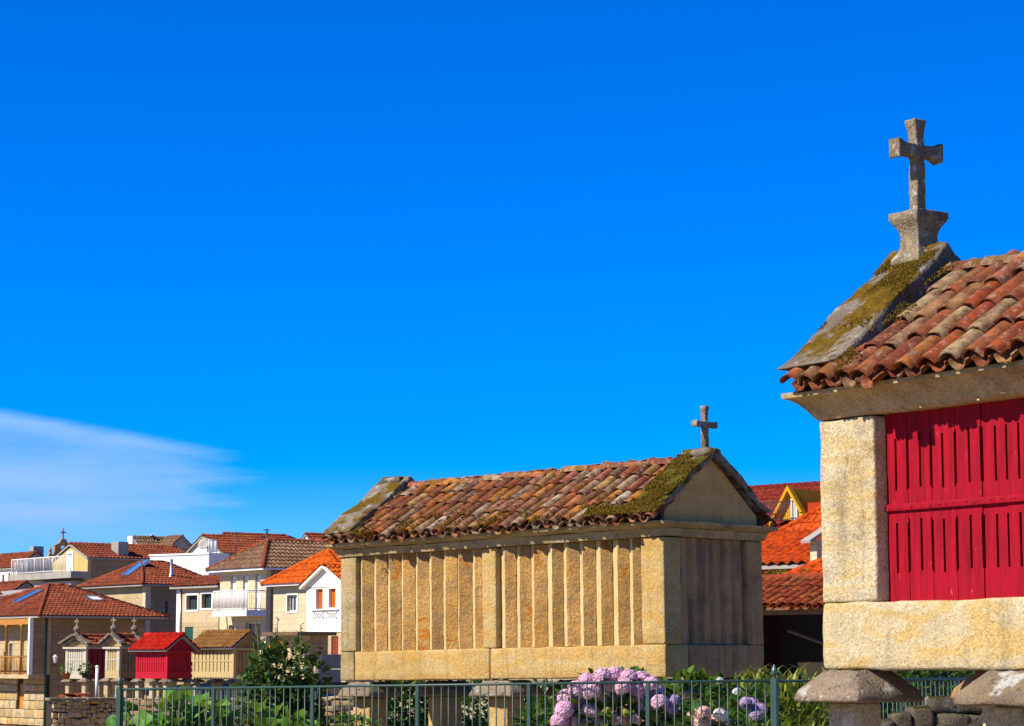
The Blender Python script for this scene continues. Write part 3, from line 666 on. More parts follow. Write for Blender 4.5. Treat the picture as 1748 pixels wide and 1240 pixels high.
class House:
    def __init__(s, name, label, cat, K, Y, a, xl, xr, ye, yb, group=None):
        s.K = at(K, ye, Y); s.a = a; s.n = Vector((math.cos(a), math.sin(a), 0)); s.d = Vector((-math.sin(a), math.cos(a), 0))
        s.zb = at(K, yb, Y).z
        s.wl = newton(lambda t: pxx(s.K+s.d*t), 4, xl); s.ws = newton(lambda t: pxx(s.K+s.n*t), 4, xr)
        s.h = s.K.z-s.zb
        s.T = thing(name, label, cat, (s.K.x, s.K.y, s.zb), a, group)
    def P(s, x, y, z=0): return Vector((s.K.x, s.K.y, s.zb+z))+s.n*x+s.d*y
    def uy(s, px, x=0): return newton(lambda t: pxx(s.P(x, t, s.h)), 1, px)
    def ux(s, px, y=0): return newton(lambda t: pxx(s.P(t, y, s.h)), 1, px)
    def z(s, py, x=0, y=0): return at(874, py, s.P(x, y).y).z-s.zb
    def wall(s, face, u0, u1, z0, z1, m, holes=(), t=.25, off=0, name='wall'):
        us = sorted({u0, u1, *[q for h in holes for q in h[:2]]}); zs = sorted({z0, z1, *[q for h in holes for q in h[2:4]]})
        us = [u for u in us if u0-1e-6 <= u <= u1+1e-6]; zs = [z for z in zs if z0-1e-6 <= z <= z1+1e-6]
        def hole(i, j):
            uc, zc = (us[i]+us[i+1])/2, (zs[j]+zs[j+1])/2
            return any(h[0] < uc < h[1] and h[2] < zc < h[3] for h in holes)
        f = (lambda u, z, w_: (off+w_, u, z)) if face == 'lit' else (lambda u, z, w_: (u, off+w_, z))
        return panel(us, zs, hole, t, f).build(name, m, s.T, fix=True)
    def box(s, name, m, a, b, parent=None):
        return MB().box(a, b).build(name, m, parent or s.T)
    def opening(s, face, h, style, off=0, dep=.14, frame=None, pane=None, mull=1):
        u0, u1, z0, z1 = h; g = .003
        f = (lambda u, w_, z: (off+w_, u, z)) if face == 'lit' else (lambda u, w_, z: (u, off+w_, z))
        def bx(mb, a0, a1, w0, w1, c0, c1):
            p, q = f(a0, w0, c0), f(a1, w1, c1); mb.box([min(p[i], q[i]) for i in range(3)], [max(p[i], q[i]) for i in range(3)])
        fr = MB(); fw = .06
        if style in ('win', 'door'):
            bx(fr, u0+g, u0+fw, dep, dep+.06, z0+g, z1-g); bx(fr, u1-fw, u1-g, dep, dep+.06, z0+g, z1-g)
            bx(fr, u0+fw, u1-fw, dep, dep+.06, z0+g, z0+fw); bx(fr, u0+fw, u1-fw, dep, dep+.06, z1-fw, z1-g)
            for i in range(mull): c = u0+(u1-u0)*(i+1)/(mull+1); bx(fr, c-.025, c+.025, dep+.004, dep+.056, z0+fw, z1-fw)
            o = fr.build('window' if style == 'win' else 'door', frame or P['whitemetal'], s.T)
            pn = MB(); bx(pn, u0+fw*.6, u1-fw*.6, dep+.025, dep+.04, z0+fw*.6, z1-fw*.6); pn.build('pane', pane or P['glass'], o)
        else:   # shutter: two leaves of slats
            c = (u0+u1)/2; o = None
            for a, b in ((u0+g, c-g), (c+g, u1-g)):
                lf = MB(); bx(lf, a, b, dep, dep+.03, z0+g, z1-g); k = z0+.08
                while k < z1-.12: bx(lf, a+.05, b-.05, dep-.018, dep-.0005, k, k+.05); k += .1
                o = lf.build('shutter', frame or P['brownw'], s.T)
        return o
    def surround(s, face, h, m, off=0, w_=.10, out=.03):
        u0, u1, z0, z1 = h; mb = MB()
        f = (lambda u, q, z: (off+q, u, z)) if face == 'lit' else (lambda u, q, z: (u, off+q, z))
        for a0, a1, c0, c1 in ((u0-w_, u0-.002, z0-w_, z1+w_), (u1+.002, u1+w_, z0-w_, z1+w_), (u0-.002, u1+.002, z1+.002, z1+w_), (u0-.002, u1+.002, z0-w_, z0-.002)):
            p, q = f(a0, -out, c0), f(a1, .01, c1); mb.box([min(p[i], q[i]) for i in range(3)], [max(p[i], q[i]) for i in range(3)])
        return mb.build('window_surround', m, s.T)
    def core(s, m, z1=None, inset=.30):
        return MB().box((inset, inset, -.5), (s.ws, s.wl, (z1 or s.h)-.02)).build('light_block', m, s.T)  # added box keeps light out of the hollow house
    def roof(s, ridge, zr, m, hl=None, hr=None, o=.35, z0=None, fascia=None, x0=0, x1=None, y0=0, y1=None, pitch=.24, row=.4, ridge_m=None, hgt=.065, gable=None, th=.10):
        """ridge 'x' runs along the shaded face, 'y' along the lit one; hl/hr = hip inset at low/high end (None = gable)"""
        z0 = s.h if z0 is None else z0; x1 = s.ws if x1 is None else x1; y1 = s.wl if y1 is None else y1
        X, Y_ = Vector((1, 0, 0)), Vector((0, 1, 0))
        if ridge == 'x': A, B = X, Y_; a0, a1, b0, b1 = x0, x1, y0, y1
        else: A, B = Y_, X; a0, a1, b0, b1 = y0, y1, x0, x1
        la, lb = a1-a0+2*o, b1-b0+2*o; half = lb/2; rise = zr-z0
        O = A*(a0-o)+B*(b0-o)+Vector((0, 0, z0)); HL = (hl+o) if hl is not None else None; HR = (hr+o) if hr is not None else None
        # deck
        r0 = O+A*(HL or 0)+B*half+Vector((0, 0, rise)); r1 = O+A*(la-(HR or 0))+B*half+Vector((0, 0, rise)); dn = Vector((0, 0, -th))
        c = [O, O+A*la, O+A*la+B*lb, O+B*lb]
        mb = MB(); vv = c+[r0, r1]+[p+dn for p in c+[r0, r1]]
        fs = [(0,1,5,4), (2,3,4,5), (6,7,11,10), (8,9,10,11), (0,1,7,6), (2,3,9,8)]
        fs += [(3,0,4), (9,6,10), (3,0,6,9)] if HL else [(0,4,10,6), (4,3,9,10)]
        fs += [(1,2,5), (7,8,11), (1,2,8,7)] if HR else [(1,5,11,7), (5,2,8,11)]
        mb.add(vv, fs); rf = mb.build('roof', fascia or P['concrete'], s.T, fix=True)
        pl = []
        sl1 = math.hypot(half, rise)
        def dep1(u):
            d = 1.0
            if HL: d = min(d, u/HL)
            if HR: d = min(d, (la-u)/HR)
            return sl1*max(0, d)
        up = lambda B_, r, hgt: (B_*r+Vector((0, 0, hgt))).normalized()
        V1 = up(B, half, rise); pl.append((O, A, V1, la, dep1))
        V3 = up(-B, half, rise); pl.append((O+B*lb, A, V3, la, dep1))
        if HL: pl.append((O, B, up(A, HL, rise), lb, lambda u: math.hypot(HL, rise)*max(0, min(u, lb-u)/half)))
        if HR: pl.append((O+A*la, B, up(-A, HR, rise), lb, lambda u: math.hypot(HR, rise)*max(0, min(u, lb-u)/half)))
        for (OO, U, Vd, lu, dp) in pl:
            N_ = U.cross(Vd); N_ = N_ if N_.z > 0 else -N_
            mb = MB(); field(mb, OO-Vd*.05+N_*.006, U, Vd, N_, lu, lambda u, dp=dp: dp(u)+.05, pitch, row, hgt)
            mb.build('roof_tiles', m, rf, fix=False, kind='stuff')
        rm = ridge_m or m
        segs = [(r0, r1)]
        if HL: segs += [(c[0], r0), (c[3], r0)]
        if HR: segs += [(c[1], r1), (c[2], r1)]
        for p, q in segs:
            n_ = max(2, int((q-p).length/.4)); pts = []; rs = []
            for i in range(n_):
                pts += [p.lerp(q, i/n_), p.lerp(q, (i+.98)/n_)]; rs += [.125, .095]
            MB().tube([x+Vector((0, 0, .035)) for x in pts], rs, 8).build('ridge_tiles', rm, rf, True)
        s.rf = rf; s.O, s.A, s.B = O, A, B; s.half, s.rise, s.HL = half, rise, HL
        if gable:
            for k, e in (('lo', a0+.0), ('hi', a1-.25)):
                if (k == 'lo' and HL) or (k == 'hi' and HR): continue
                fr = (rise)/(half); zz = z0-th
                pts = [(b0, zz), (b1, zz), (b1, zz+o*fr-.02), ((b0+b1)/2, zz+rise-.02), (b0, zz+o*fr-.02)]
                mk = lambda e: (lambda p: tuple(A*e+B*p[0]+Vector((0, 0, p[1]))))
                MB().prism(pts, mk(e), mk(e+.25)).build('gable_wall', gable, s.T, fix=True)
        return rf
    def skylight(s, plane, t, v, w_, h_, m=None):
        """a roof window on the near ('a') or left hip ('l') slope; t along, v up the slope as fractions"""
        if plane == 'l': OO, U, run = s.O, s.B, s.HL; lu = 2*s.half; Vd = (s.A*run+Vector((0, 0, s.rise)))
        else: OO, U, run = s.O, s.A, s.half; lu = s.la if hasattr(s, 'la') else 0; Vd = (s.B*run+Vector((0, 0, s.rise)))
        ln = Vd.length; Vd.normalize(); N_ = U.cross(Vd); N_ = N_ if N_.z > 0 else -N_
        B_ = Matrix((U, Vd, N_)).transposed().to_4x4()
        M = Matrix.Translation(OO+U*t+Vd*(v*ln)) @ B_
        fr = MB(); f_ = .07
        for a, b in (((0, 0), (w_, f_)), ((0, h_-f_), (w_, h_)), ((0, f_), (f_, h_-f_)), ((w_-f_, f_), (w_, h_-f_))): fr.box((*a, .02), (*b, .16))
        o = put('skylight', fr.mesh('skylight', P['steel']), s.rf, M=M)
        s.T  # pane sits one level below the roof, beside its frame
        put('skylight_pane', MB().box((f_, f_, .05), (w_-f_, h_-f_, .115)).mesh('skylight_pane', m or P['blueglass']), s.rf, M=M)
def railing(H, name, a, b, z, h, m, n, r=.014, top=.03, posts=True):
    """straight balustrade between two local plan points"""
    a, b = Vector((*a, z)), Vector((*b, z)); mb = MB()
    mb.tube([a+Vector((0, 0, h)), b+Vector((0, 0, h))], top, 6)
    o = mb.build(name, m, H.T, True)
    MB().tube([a+Vector((0, 0, .08)), b+Vector((0, 0, .08))], top*.7, 6).build('bottom_rail', m, o, True)
    for i in range(n+1):
        p = a.lerp(b, i/n); MB().tube([p+Vector((0, 0, .0 if i % 6 == 0 else .08)), p+Vector((0, 0, h))], r*1.8 if i % 6 == 0 else r, 6).build('baluster', m, o, True)
    return o
AN = .66
# --- A: porch house, lower left
H = House('porch_house', 'stone house with wooden gallery, red tiled hip roof and two skylights at lower left', 'house', 80, 121, AN, -75, 249, 1052, 1240, 'houses of the village')
zf = H.z(1152); t = H.T
dz = (H.uy(38), H.uy(58))
def hl_(px0, px1, py0, py1, off=0): return (H.uy(px1, off), H.uy(px0, off), H.z(py1), H.z(py0))
o1 = [hl_(49, 58, 1097, 1150), hl_(17, 23, 1098, 1148), hl_(8, 12, 1112, 1150)]
H.wall('lit', .001, H.wl, zf, H.h, P['tanwall'], o1)
H.opening('lit', o1[0], 'shutter', frame=P['darkw']); H.opening('lit', o1[1], 'win'); H.opening('lit', o1[2], 'shutter', frame=P['darkw'])
dr = hl_(34, 44, 1168, 1212); H.wall('lit', .001, H.wl, 0, zf-.002, MG['shadefill'], [dr], .2, .06, 'lower_wall')
dd = MB(); c_ = (dr[0]+dr[1])/2
dd.box((.10, dr[0]+.003, dr[2]), (.14, dr[1]-.003, dr[3])).build('door', P['woodo'], t)
# squared stones of the lower wall, laid in courses
Rs = random.Random(21); zc = 0.0
while zc < zf-.25:
    hh = min(Rs.uniform(.34, .52), zf-.12-zc) if zc < zf-.7 else zf-.12-zc; u = 0.0
    while u < H.wl*.75:
        ww = Rs.uniform(.5, 1.15)
        if not (u+ww > dr[0] and u < dr[1] and zc < dr[3] and zc+hh > dr[2]):
            stone(.13, ww-.025, hh-.025, .3, .03, .02, Rs.randint(1, 999), 2).build('stone', Rs.choice([MG['rubble'], MG['pale'], MG['tan']]), t, 50, loc=(-.06, u+.012, zc+.012))
        else:
            for a, b in ((u, min(u+ww, dr[0])), (max(u, dr[1]), u+ww)):
                if b-a > .12: stone(.13, b-a-.02, hh-.025, .3, .02, .015, Rs.randint(1, 999), 2).build('stone', MG['pale'], t, 50, loc=(-.06, a+.01, zc+.012))
        u += ww
    zc += hh
H.wall('shade', .26, H.ws, 0, H.h, P['shadewall'], (), .25)
H.core(MG['shadefill'])
gx = -.85
H.box('gallery_floor', P['tanwall'], (gx-.1, .0, zf-.20), (-.002, H.wl, zf)); H.box('gallery_beam', P['woodo'], (gx-.06, .0, H.h-.42), (gx+.08, H.wl, H.h-.14))
H.box('gallery_post', P['white'], (gx-.10, -.02, zf+.002), (gx+.10, .16, H.h-.1)); H.box('gallery_end_wall', P['shadewall'], (gx+.102, -.01, zf+.002), (-.004, .14, H.h-.1))
for px in (38, 12, -14, -40):
    u = H.uy(px, gx); MB().tube([(gx, u, zf), (gx, u, H.h-.55), (gx, u, H.h-.42)], [.06, .06, .16], 8).build('gallery_column', P['woodo'], t, True)
railing(H, 'gallery_railing', (gx, .18), (gx, H.wl), zf, .92, P['woodo'], 60, .02, .04)
zr = H.z(1000, H.ux(82, H.wl/2), H.wl/2)
H.roof('x', zr, F_RED, hl=H.ux(82, H.wl/2), hr=2.0, o=.85)
H.skylight('l', H.wl/2-.2, .40, .9, 1.6); H.skylight('a', H.ws-1.3, .45, .75, .95, P['whitemetal'])
MB().tube([(-.02, -.05, H.h-.1), (-.02, -.06, 0)], .05, 8).build('downpipe', P['green'], t, True)
lp = thing('wall_lamp', 'white glass wall lamp on iron bracket at the corner of the porch house', 'lamp', H.P(.35, -.02, H.z(1136)), AN)
MB().tube([(0, 0, 0), (0, -.25, .05), (0, -.32, .12)], .02, 6).build('bracket', P['pole'], lp, True)
MB().lathe([(.07, .12), (.13, .42), (.15, .44), (.03, .56)], 8, c=(0, -.32)).build('lantern', P['white'], lp)
# --- B: hip roofed house behind it
H = House('hip_roofed_house', 'stone house with red hip roof, blue skylight and steel flue behind the porch house', 'house', 249, 136, AN, 150, 362, 998, 1110, 'houses of the village')
H.wall('lit', .001, H.wl, 0, H.h, P['tanwall'])
wn = (H.ux(276), H.ux(287), H.z(1057), H.z(1025)); H.wall('shade', .26, H.ws, 0, H.h, P['shadewall'], [wn]); H.opening('shade', wn, 'win', frame=P['woodo'], mull=1)
H.box('quoin', P['cream'], (-.03, -.03, 0), (.32, .32, H.h-.1)); H.core(MG['shadefill'])
zr = H.z(960, H.ux(242, H.wl/2), H.wl/2); H.roof('x', zr, F_RED, hl=H.ux(242, H.wl/2), hr=1.2, o=.45)
H.skylight('l', H.wl/2-.6, .35, 1.0, 1.7)
p_ = (H.ux(292, 1.0), 1.0); MB().tube([(*p_, H.h+.3), (*p_, H.h+.55), (*p_, H.h+.62), (*p_, H.h+1.55)], [.16, .16, .09, .09], 10).build('flue', P['steel'], H.T, True)
# --- C: yellow gable with balcony
H = House('balcony_house', 'lichened yellow gabled house with white door and long white balcony railing on the hill', 'house', 150, 152, AN, 91, 330, 952, 1020, 'houses of the village')
wdo = (H.uy(126), H.uy(115), H.z(976), H.z(939)); zg = H.z(946)
H.wall('lit', 0.001, H.wl, 0, H.z(952), P['yellow'], [(wdo[0], wdo[1], wdo[2], H.z(952))])
H.wall('shade', .26, H.ws, 0, H.h, P['shadewall']); H.core(MG['shadefill'])
zr = H.z(929, 0, H.wl/2); H.roof('x', zr, F_RED, o=.12, pitch=.28)
pts = [(0.0, H.z(952)), (H.wl, H.z(952)), (H.wl/2, zr-.25)]
MB().prism(pts, lambda p: (.0, p[0], p[1]), lambda p: (.24, p[0], p[1])).build('gable_wall', P['yellow'], H.T, fix=True)
H.box('door', P['whitemetal'], (-.05, wdo[0], wdo[2]), (-.004, wdo[1], wdo[3])); H.box('door_glass', P['blueglass'], (-.058, wdo[0]+.2, wdo[2]+1.1), (-.0505, wdo[1]-.2, wdo[3]-.15))
yl = H.uy(47); zf = H.z(976); H.box('balcony_slab', P['concrete'], (-1.3, -.2, zf-.42), (-.003, yl, zf))
railing(H, 'balcony_railing', (-1.2, 0.0), (-1.2, yl-.1), zf, 1.0, P['whitemetal'], 40, .018, .035); railing(H, 'balcony_railing', (-1.2, yl-.1), (-.1, yl-.1), zf, 1.0, P['whitemetal'], 8, .018, .035)
H.box('lower_wing', P['cream'], (-.05, H.wl+.01, 0), (4, yl, zf-.43)); H.box('lower_wing_flank', P['greyw'], (-.9, .5, 0), (-.06, H.wl*1.3, zf-.6))
cx_ = H.ux(206); H.box('chimney', P['concrete'], (cx_, .35, H.h-.3), (cx_+.75, 1.3, zr+.15))
# --- D: white house far left
H = House('white_house', 'white house with grey shaded gable and red roof at the far left edge', 'house', 29, 165, AN, -30, 92, 969, 1020, 'houses of the village')
w1 = [(H.uy(25), H.uy(22), H.z(994), H.z(976)), (H.uy(18), H.uy(14.5), H.z(996), H.z(977)), (H.uy(8), H.uy(4), H.z(998), H.z(980))]
H.wall('lit', .001, H.wl, 0, H.h, P['white'], w1)
for q in w1: H.opening('lit', q, 'win', frame=P['darkw'], mull=0)
H.wall('shade', .26, H.ws, 0, H.h, P['greyw']); H.core(MG['shadefill'])
zr = H.z(944, H.ws/2, 0); H.roof('y', zr, F_RED, o=.2, gable=P['greyw']); H.box('chimney', P['concrete'], (H.ws/2+.1, .6, zr-.4), (H.ws/2+.9, 1.2, zr+.5))
# --- E: low roof at left edge
H = House('low_house', 'low house with small red roof below the white house, cut off by the left edge', 'house', 22, 140, AN, -40, 62, 1014, 1060, 'houses of the village')
H.wall('lit', .001, H.wl, 0, H.h, P['greyw']); H.wall('shade', .26, H.ws, 0, H.h, P['greyw']); H.core(MG['shadefill'])
H.roof('y', H.z(996, H.ws/2, 2), F_RED, o=.25, gable=P['greyw'])
cn_ = thing('canopy', 'grey corrugated canopy with white edge beside the low house', 'canopy', at(10, 1040, 133))
MB().box((0, 0, .75), (2.1, 2.2, .80)).rough(.0, 1).build('canopy_roof', P['greyw'], cn_, rot=(.12, -.10, .3))
for x in (.1, 1.9): MB().tube([(x, .1, -1.5), (x, .1, .8)], .05, 6).build('canopy_post', P['whitemetal'], cn_, True)
# --- F: bell gable of the chapel
bg_ = thing('bell_gable', 'dark stone bell gable with small cross rising behind the yellow gable', 'church', at(108, 953, 195), .5); bg_.scale = (.82, .82, .82)
mb = panel([-1.5, -.9, -.25, .25, .9, 1.5], [-2, 0, .35, 1.25], lambda i, j: (j == 2 and i in (0, 4)) or (j == 1 and i == 2) or (j == 2 and i == 2), .5, lambda u, z, w_: (u, w_, z))
mb.build('bell_wall', MG['shade'], bg_, fix=True)
MB().prism([(-.95, 1.252), (.95, 1.252), (.45, 1.5), (.2, 1.95), (-.2, 1.95), (-.45, 1.5)], lambda p: (p[0], -.03, p[1]), lambda p: (p[0], .53, p[1])).build('bell_pediment', MG['shade'], bg_, fix=True)
cross_mb(1.1, .30, .72, .06, .055, .06, 3, 1.3).build('cross', MG['shade'], bg_, 50, loc=(0, .25, 1.9), rot=(0, 0, pi/2))
for x in (-1.3, 1.3): MB().lathe([(.22, .352), (.12, .6), (.2, .75), (.03, 1.1)], 8, c=(x, .25)).build('pinnacle', MG['shade'], bg_)
# --- G, I, J: crest houses
H = House('crest_house', 'white walled house with brown tiled roof on the crest left of the white gable', 'house', 236, 190, AN, 224, 292, 930, 960, 'houses of the village')
H.wall('lit', .001, H.wl, 0, H.h, P['white']); H.wall('shade', .26, H.ws, 0, H.h, P['white']); H.core(MG['shadefill'])
H.roof('x', H.z(917, 0, H.wl/2), F_BRN, o=.15, gable=P['white']); H.box('chimney', P['white'], (-.3, H.wl-.7, H.h-.4), (.35, H.wl+.1, H.z(915)))
p_ = (H.ux(264), .5); MB().tube([(*p_, H.h-1.5), (*p_, H.z(914)), (*p_, H.z(913.5)), (*p_, H.z(912))], [.07, .07, .2, .2], 8).build('flue', P['steel'], H.T, True)
H = House('crest_house', 'small grey gabled house with tan roof edge on the crest', 'house', 292, 182, AN, 268, 326, 936, 960, 'houses of the village')
H.wall('lit', .001, H.wl, 0, H.h, P['tanwall']); H.wall('shade', .26, H.ws, 0, H.h, P['greyw']); H.core(MG['shadefill'])
H.roof('y', H.z(916, H.ws/2, 0), F_BRN, o=.2, gable=P['greyw'])
H = House('crest_house', 'long red roofed house on the crest behind the tall iron flue', 'house', 392, 192, AN, 378, 515, 924, 960, 'houses of the village')
H.wall('lit', .001, H.wl, 0, H.h, P['white']); H.wall('shade', .26, H.ws, 0, H.h, P['white']); H.core(MG['shadefill'])
H.roof('x', H.z(911, 0, H.wl/2), F_RED, hr=1.2, o=.25, gable=P['white'])
H = House('crest_house', 'white gabled house with red roof at the foot of the sky beside the long granary', 'house', 532, 180, AN, 514, 600, 927, 960, 'houses of the village')
H.wall('lit', .001, H.wl, 0, H.h, P['white']); H.wall('shade', .26, H.ws, 0, H.h, P['white']); H.core(MG['shadefill'])
H.roof('x', H.z(912, 0, H.wl/2), F_RED, o=.12, gable=P['white'])
# --- H: white gable with dark roof, and its terrace
H = House('white_gable_house', 'white gabled house with dark tiled roof and satellite dish above the white terrace', 'house', 380, 150, AN, 318, 480, 945, 1000, 'houses of the village')
w1 = [(H.uy(377), H.uy(369), H.z(958), H.z(941))]
H.wall('lit', .001, H.wl, 0, H.h, P['white'], w1); H.opening('lit', w1[0], 'win'); H.wall('shade', .26, H.ws, 0, H.h, P['greyw']); H.core(MG['shadefill'])
zr = H.z(915, 0, H.wl/2); H.roof('x', zr, F_RED, o=.2, gable=P['white']); 
ds = MB().lathe([(.0, .0), (.25, .03), (.42, .10), (.43, .12), (.25, .05), (.0, .02)], 12); ds.build('satellite_dish', P['greyw'], H.T, True, loc=(-.25, H.uy(355), H.z(928)), rot=(0, -1.1, .6))
an = thing('roof_aerial', 'thin television aerial mast above the grey-brown hip roof', 'aerial', at(403, 948, 135)); MB().tube([(0, 0, -.6), (0, 0, 1.35)], .02, 6).build('mast', P['pole'], an, True)
for k in range(4): MB().tube([(-.25+.03*k, 0, 1.3-.12*k), (.25-.03*k, 0, 1.3-.12*k)], .012, 5).build('rod', P['pole'], an, True)
fl = thing('iron_flue', 'black iron flue with flat cap standing above the red crest roofs', 'flue', at(455, 930, 150)); MB().tube([(0, 0, -1), (0, 0, .85)], .07, 8).build('pipe', P['pole'], fl, True); MB().lathe([(.2, .9), (.22, .93), (.05, 1.0)], 8).build('cowl', P['pole'], fl)
H = House('terrace_block', 'white corrugated terrace wall standing above the hip roofed house', 'building', 357, 143, 1.0, 256, 372, 945, 1020, 'houses of the village')
sh = MB(); n_ = 60
for i in range(n_+1):
    for z in (0, H.h): sh.v.append((-.02*(i % 2), H.wl*i/n_, z))
sh.f = [(2*i, 2*i+1, 2*i+3, 2*i+2) for i in range(n_)]; sh.m = [0]*n_; sh.build('corrugated_sheet', P['white'], H.T)
H.box('block', P['white'], (.02, 0, 0), (H.ws+1, H.wl, H.h-.06)); H.box('block_coping', P['whitemetal'], (-.06, -.04, H.h-.058), (H.ws+1.05, H.wl+.05, H.h+.05))
railing(H, 'terrace_railing', (.1, .1), (H.ws, .1), H.h+.05, .8, P['whitemetal'], 12, .018, .03)
# --- L: balcony house with grey-brown hip roof
H = House('balcony_house', 'cream house with grey-brown hip roof, white balcony and striped awning', 'house', 455, 114, AN, 376, 590, 970, 1130, 'houses of the village')
zf = H.z(1042); ops = []
for a, b in ((436, 445), (415, 424), (394, 403)): ops.append((H.uy(b), H.uy(a), H.z(1042) if a != 394 else H.z(1016), H.z(981)))
lo = [(H.uy(446), H.uy(420), H.z(1110), H.z(1062)), (H.uy(404), H.uy(392), H.z(1110), H.z(1066))]
H.wall('lit', .001, H.wl, 0, H.h, P['cream'], ops+lo)
for q in ops: H.opening('lit', q, 'shutter', frame=P['whitemetal'], dep=.12)
for q in lo: H.opening('lit', q, 'win', frame=P['whitemetal'], dep=.15)
H.wall('shade', .26, H.ws, 0, H.h, P['shadewall']); H.core(MG['shadefill'])
yl = H.uy(363, -1.1); H.box('balcony_slab', P['whitemetal'], (-1.1, -.0, zf-.28), (-.003, yl, zf))
railing(H, 'balcony_railing', (-1.05, .02), (-1.05, yl-.03), zf, .95, P['whitemetal'], 48, .014, .03); railing(H, 'balcony_railing', (-1.05, .02), (-.05, .02), zf, .95, P['whitemetal'], 8, .014, .03)
xr_ = H.ux(457, H.wl/2); H.roof('x', H.z(923, xr_, H.wl/2), F_BRN, hl=xr_, hr=None, o=.5, fascia=P['whitemetal'], ridge_m=F_RED)
aw = thing('awning', 'small red and white striped awning under the white balcony', 'awning', H.P(-.02, H.uy(385), H.z(1050)), AN)
L_ = H.uy(357, -1)-H.uy(385); n_ = 14
for i in range(n_):
    a, b = L_*i/n_, L_*(i+1)/n_
    mb = MB().add([(0, a, .45), (0, b, .45), (-1.1, b, .05), (-1.1, a, .05), (-1.12, b, -.3), (-1.12, a, -.3), (.0, a, .43), (0, b, .43), (-1.08, b, .03), (-1.08, a, .03), (-1.10, b, -.3), (-1.10, a, -.3)],
        [(0, 1, 2, 3), (3, 2, 4, 5), (7, 6, 9, 8), (8, 9, 11, 10)])
    mb.build('stripe', P['whitemetal'] if i % 2 else plain('awning_red%d' % i, (.42, .02, .03)) if i == 0 else bpy.data.materials['awning_red0'], aw)
# --- K: peach house in front of it
H = House('peach_house', 'peach plastered house with two dark windows and green shutter beside the white balcony', 'house', 374, 121, .74, 303, 392, 1000, 1130, 'houses of the village')
wn = [(H.uy(338), H.uy(319), H.z(1040), H.z(1015)), (H.uy(362), H.uy(345), H.z(1038), H.z(1013))]; sh_ = (H.uy(331), H.uy(317), H.z(1095), H.z(1070)); zs_ = H.z(1062)
H.wall('lit', .001, H.wl, zs_, H.h, P['peach'], wn)
H.wall('lit', .001, H.wl, 0, zs_-.002, P['tanwall'], [sh_], .25, 0, 'lower_wall')
for q in wn: H.opening('lit', q, 'win', frame=P['green'], dep=.18); H.surround('lit', q, P['white'])
H.opening('lit', sh_, 'shutter', frame=P['green'], dep=.05)
H.wall('shade', .26, H.ws+1, 0, H.h, P['shadewall']); H.core(MG['shadefill'])
H.roof('y', H.z(985, 1.4, 1), F_RED, o=.3, x1=2.8, gable=P['shadewall'])
H.box('quoin', P['white'], (-.03, H.wl-.28, 0), (.3, H.wl+.03, H.h-.12))
MB().tube([(-.06, H.wl-.4, H.h-.1), (-.06, H.wl-.4, 0)], .045, 8).build('downpipe', P['steel'], H.T, True)
# --- M: cream ashlar house with bright orange roof
H = House('orange_roofed_house', 'cream ashlar house with bright orange hip roof and one white window', 'house', 600, 104, AN, 467, 680, 992, 1140, 'houses of the village')
wn = (H.uy(508), H.uy(491), H.z(1041), H.z(1012))
H.wall('lit', .001, H.wl, 0, H.h, P['cream'], [wn]); H.opening('lit', wn, 'win', mull=2, dep=.12); H.surround('lit', wn, P['white'], w_=.07)
H.wall('shade', .26, H.ws, 0, H.h, P['shadewall']); H.core(MG['shadefill'])
xr_ = H.ux(558, H.wl/2); H.roof('x', H.z(942, xr_, H.wl/2), F_ORG, hl=max(.5, xr_), o=.4, fascia=P['white'])
# --- white gable wing in front
H = House('white_gable_house', 'white gabled wing with two orange shutters beside the left end of the long granary', 'house', 590, 98, .72, 523, 640, 1000, 1165, 'houses of the village')
zs_ = H.z(1079); wn = [(H.uy(551), H.uy(539), H.z(1039), H.z(1003)), (H.uy(573), H.uy(561), H.z(1037), H.z(1001))]
lo = [(H.uy(549), H.uy(537), H.z(1135), H.z(1088)), (H.uy(577), H.uy(565), H.z(1133), H.z(1086))]
H.wall('lit', .001, H.wl, zs_, H.h, P['white'], [(a, b, c, min(d, H.h)) for a, b, c, d in wn])
H.wall('lit', .001, H.wl, 0, zs_-.002, P['tanwall'], lo, .25, .04, 'lower_wall')
for q in wn: H.opening('lit', q, 'shutter', frame=P['orangew'], dep=.14)
for q in lo: H.opening('lit', q, 'shutter', frame=P['brownw'], dep=.1)
# pierced ornament under the windows
for c in (545, 567):
    yc, zc = H.uy(c), H.z(1050); mb = MB()
    for k in range(3): mb.tube([(-.005, yc+(k-1)*.20+.07*math.cos(q*pi/6), zc+.09*math.sin(q*pi/6)) for q in range(12)]+[(-.005, yc+(k-1)*.20+.07, zc)], .014, 6)
    for dy, dz_ in ((-.34, .11), (-.34, -.11), (.34, .11), (.34, -.11)): mb.box((-.02, yc+dy-.03, zc+dz_-.03), (-.001, yc+dy+.03, zc+dz_+.03))
    mb.build('ornament', P['gate'], H.T)
    H.box('sill', P['white'], (-.08, yc-.5, H.z(1041)), (-.001, yc+.5, H.z(1041)+.05))
H.wall('shade', .26, H.ws, 0, H.h, P['greyw']); H.core(MG['shadefill'])
H.roof('x', H.z(965, 0, H.wl/2), F_ORG, o=.22, fascia=P['white'], gable=P['white'])
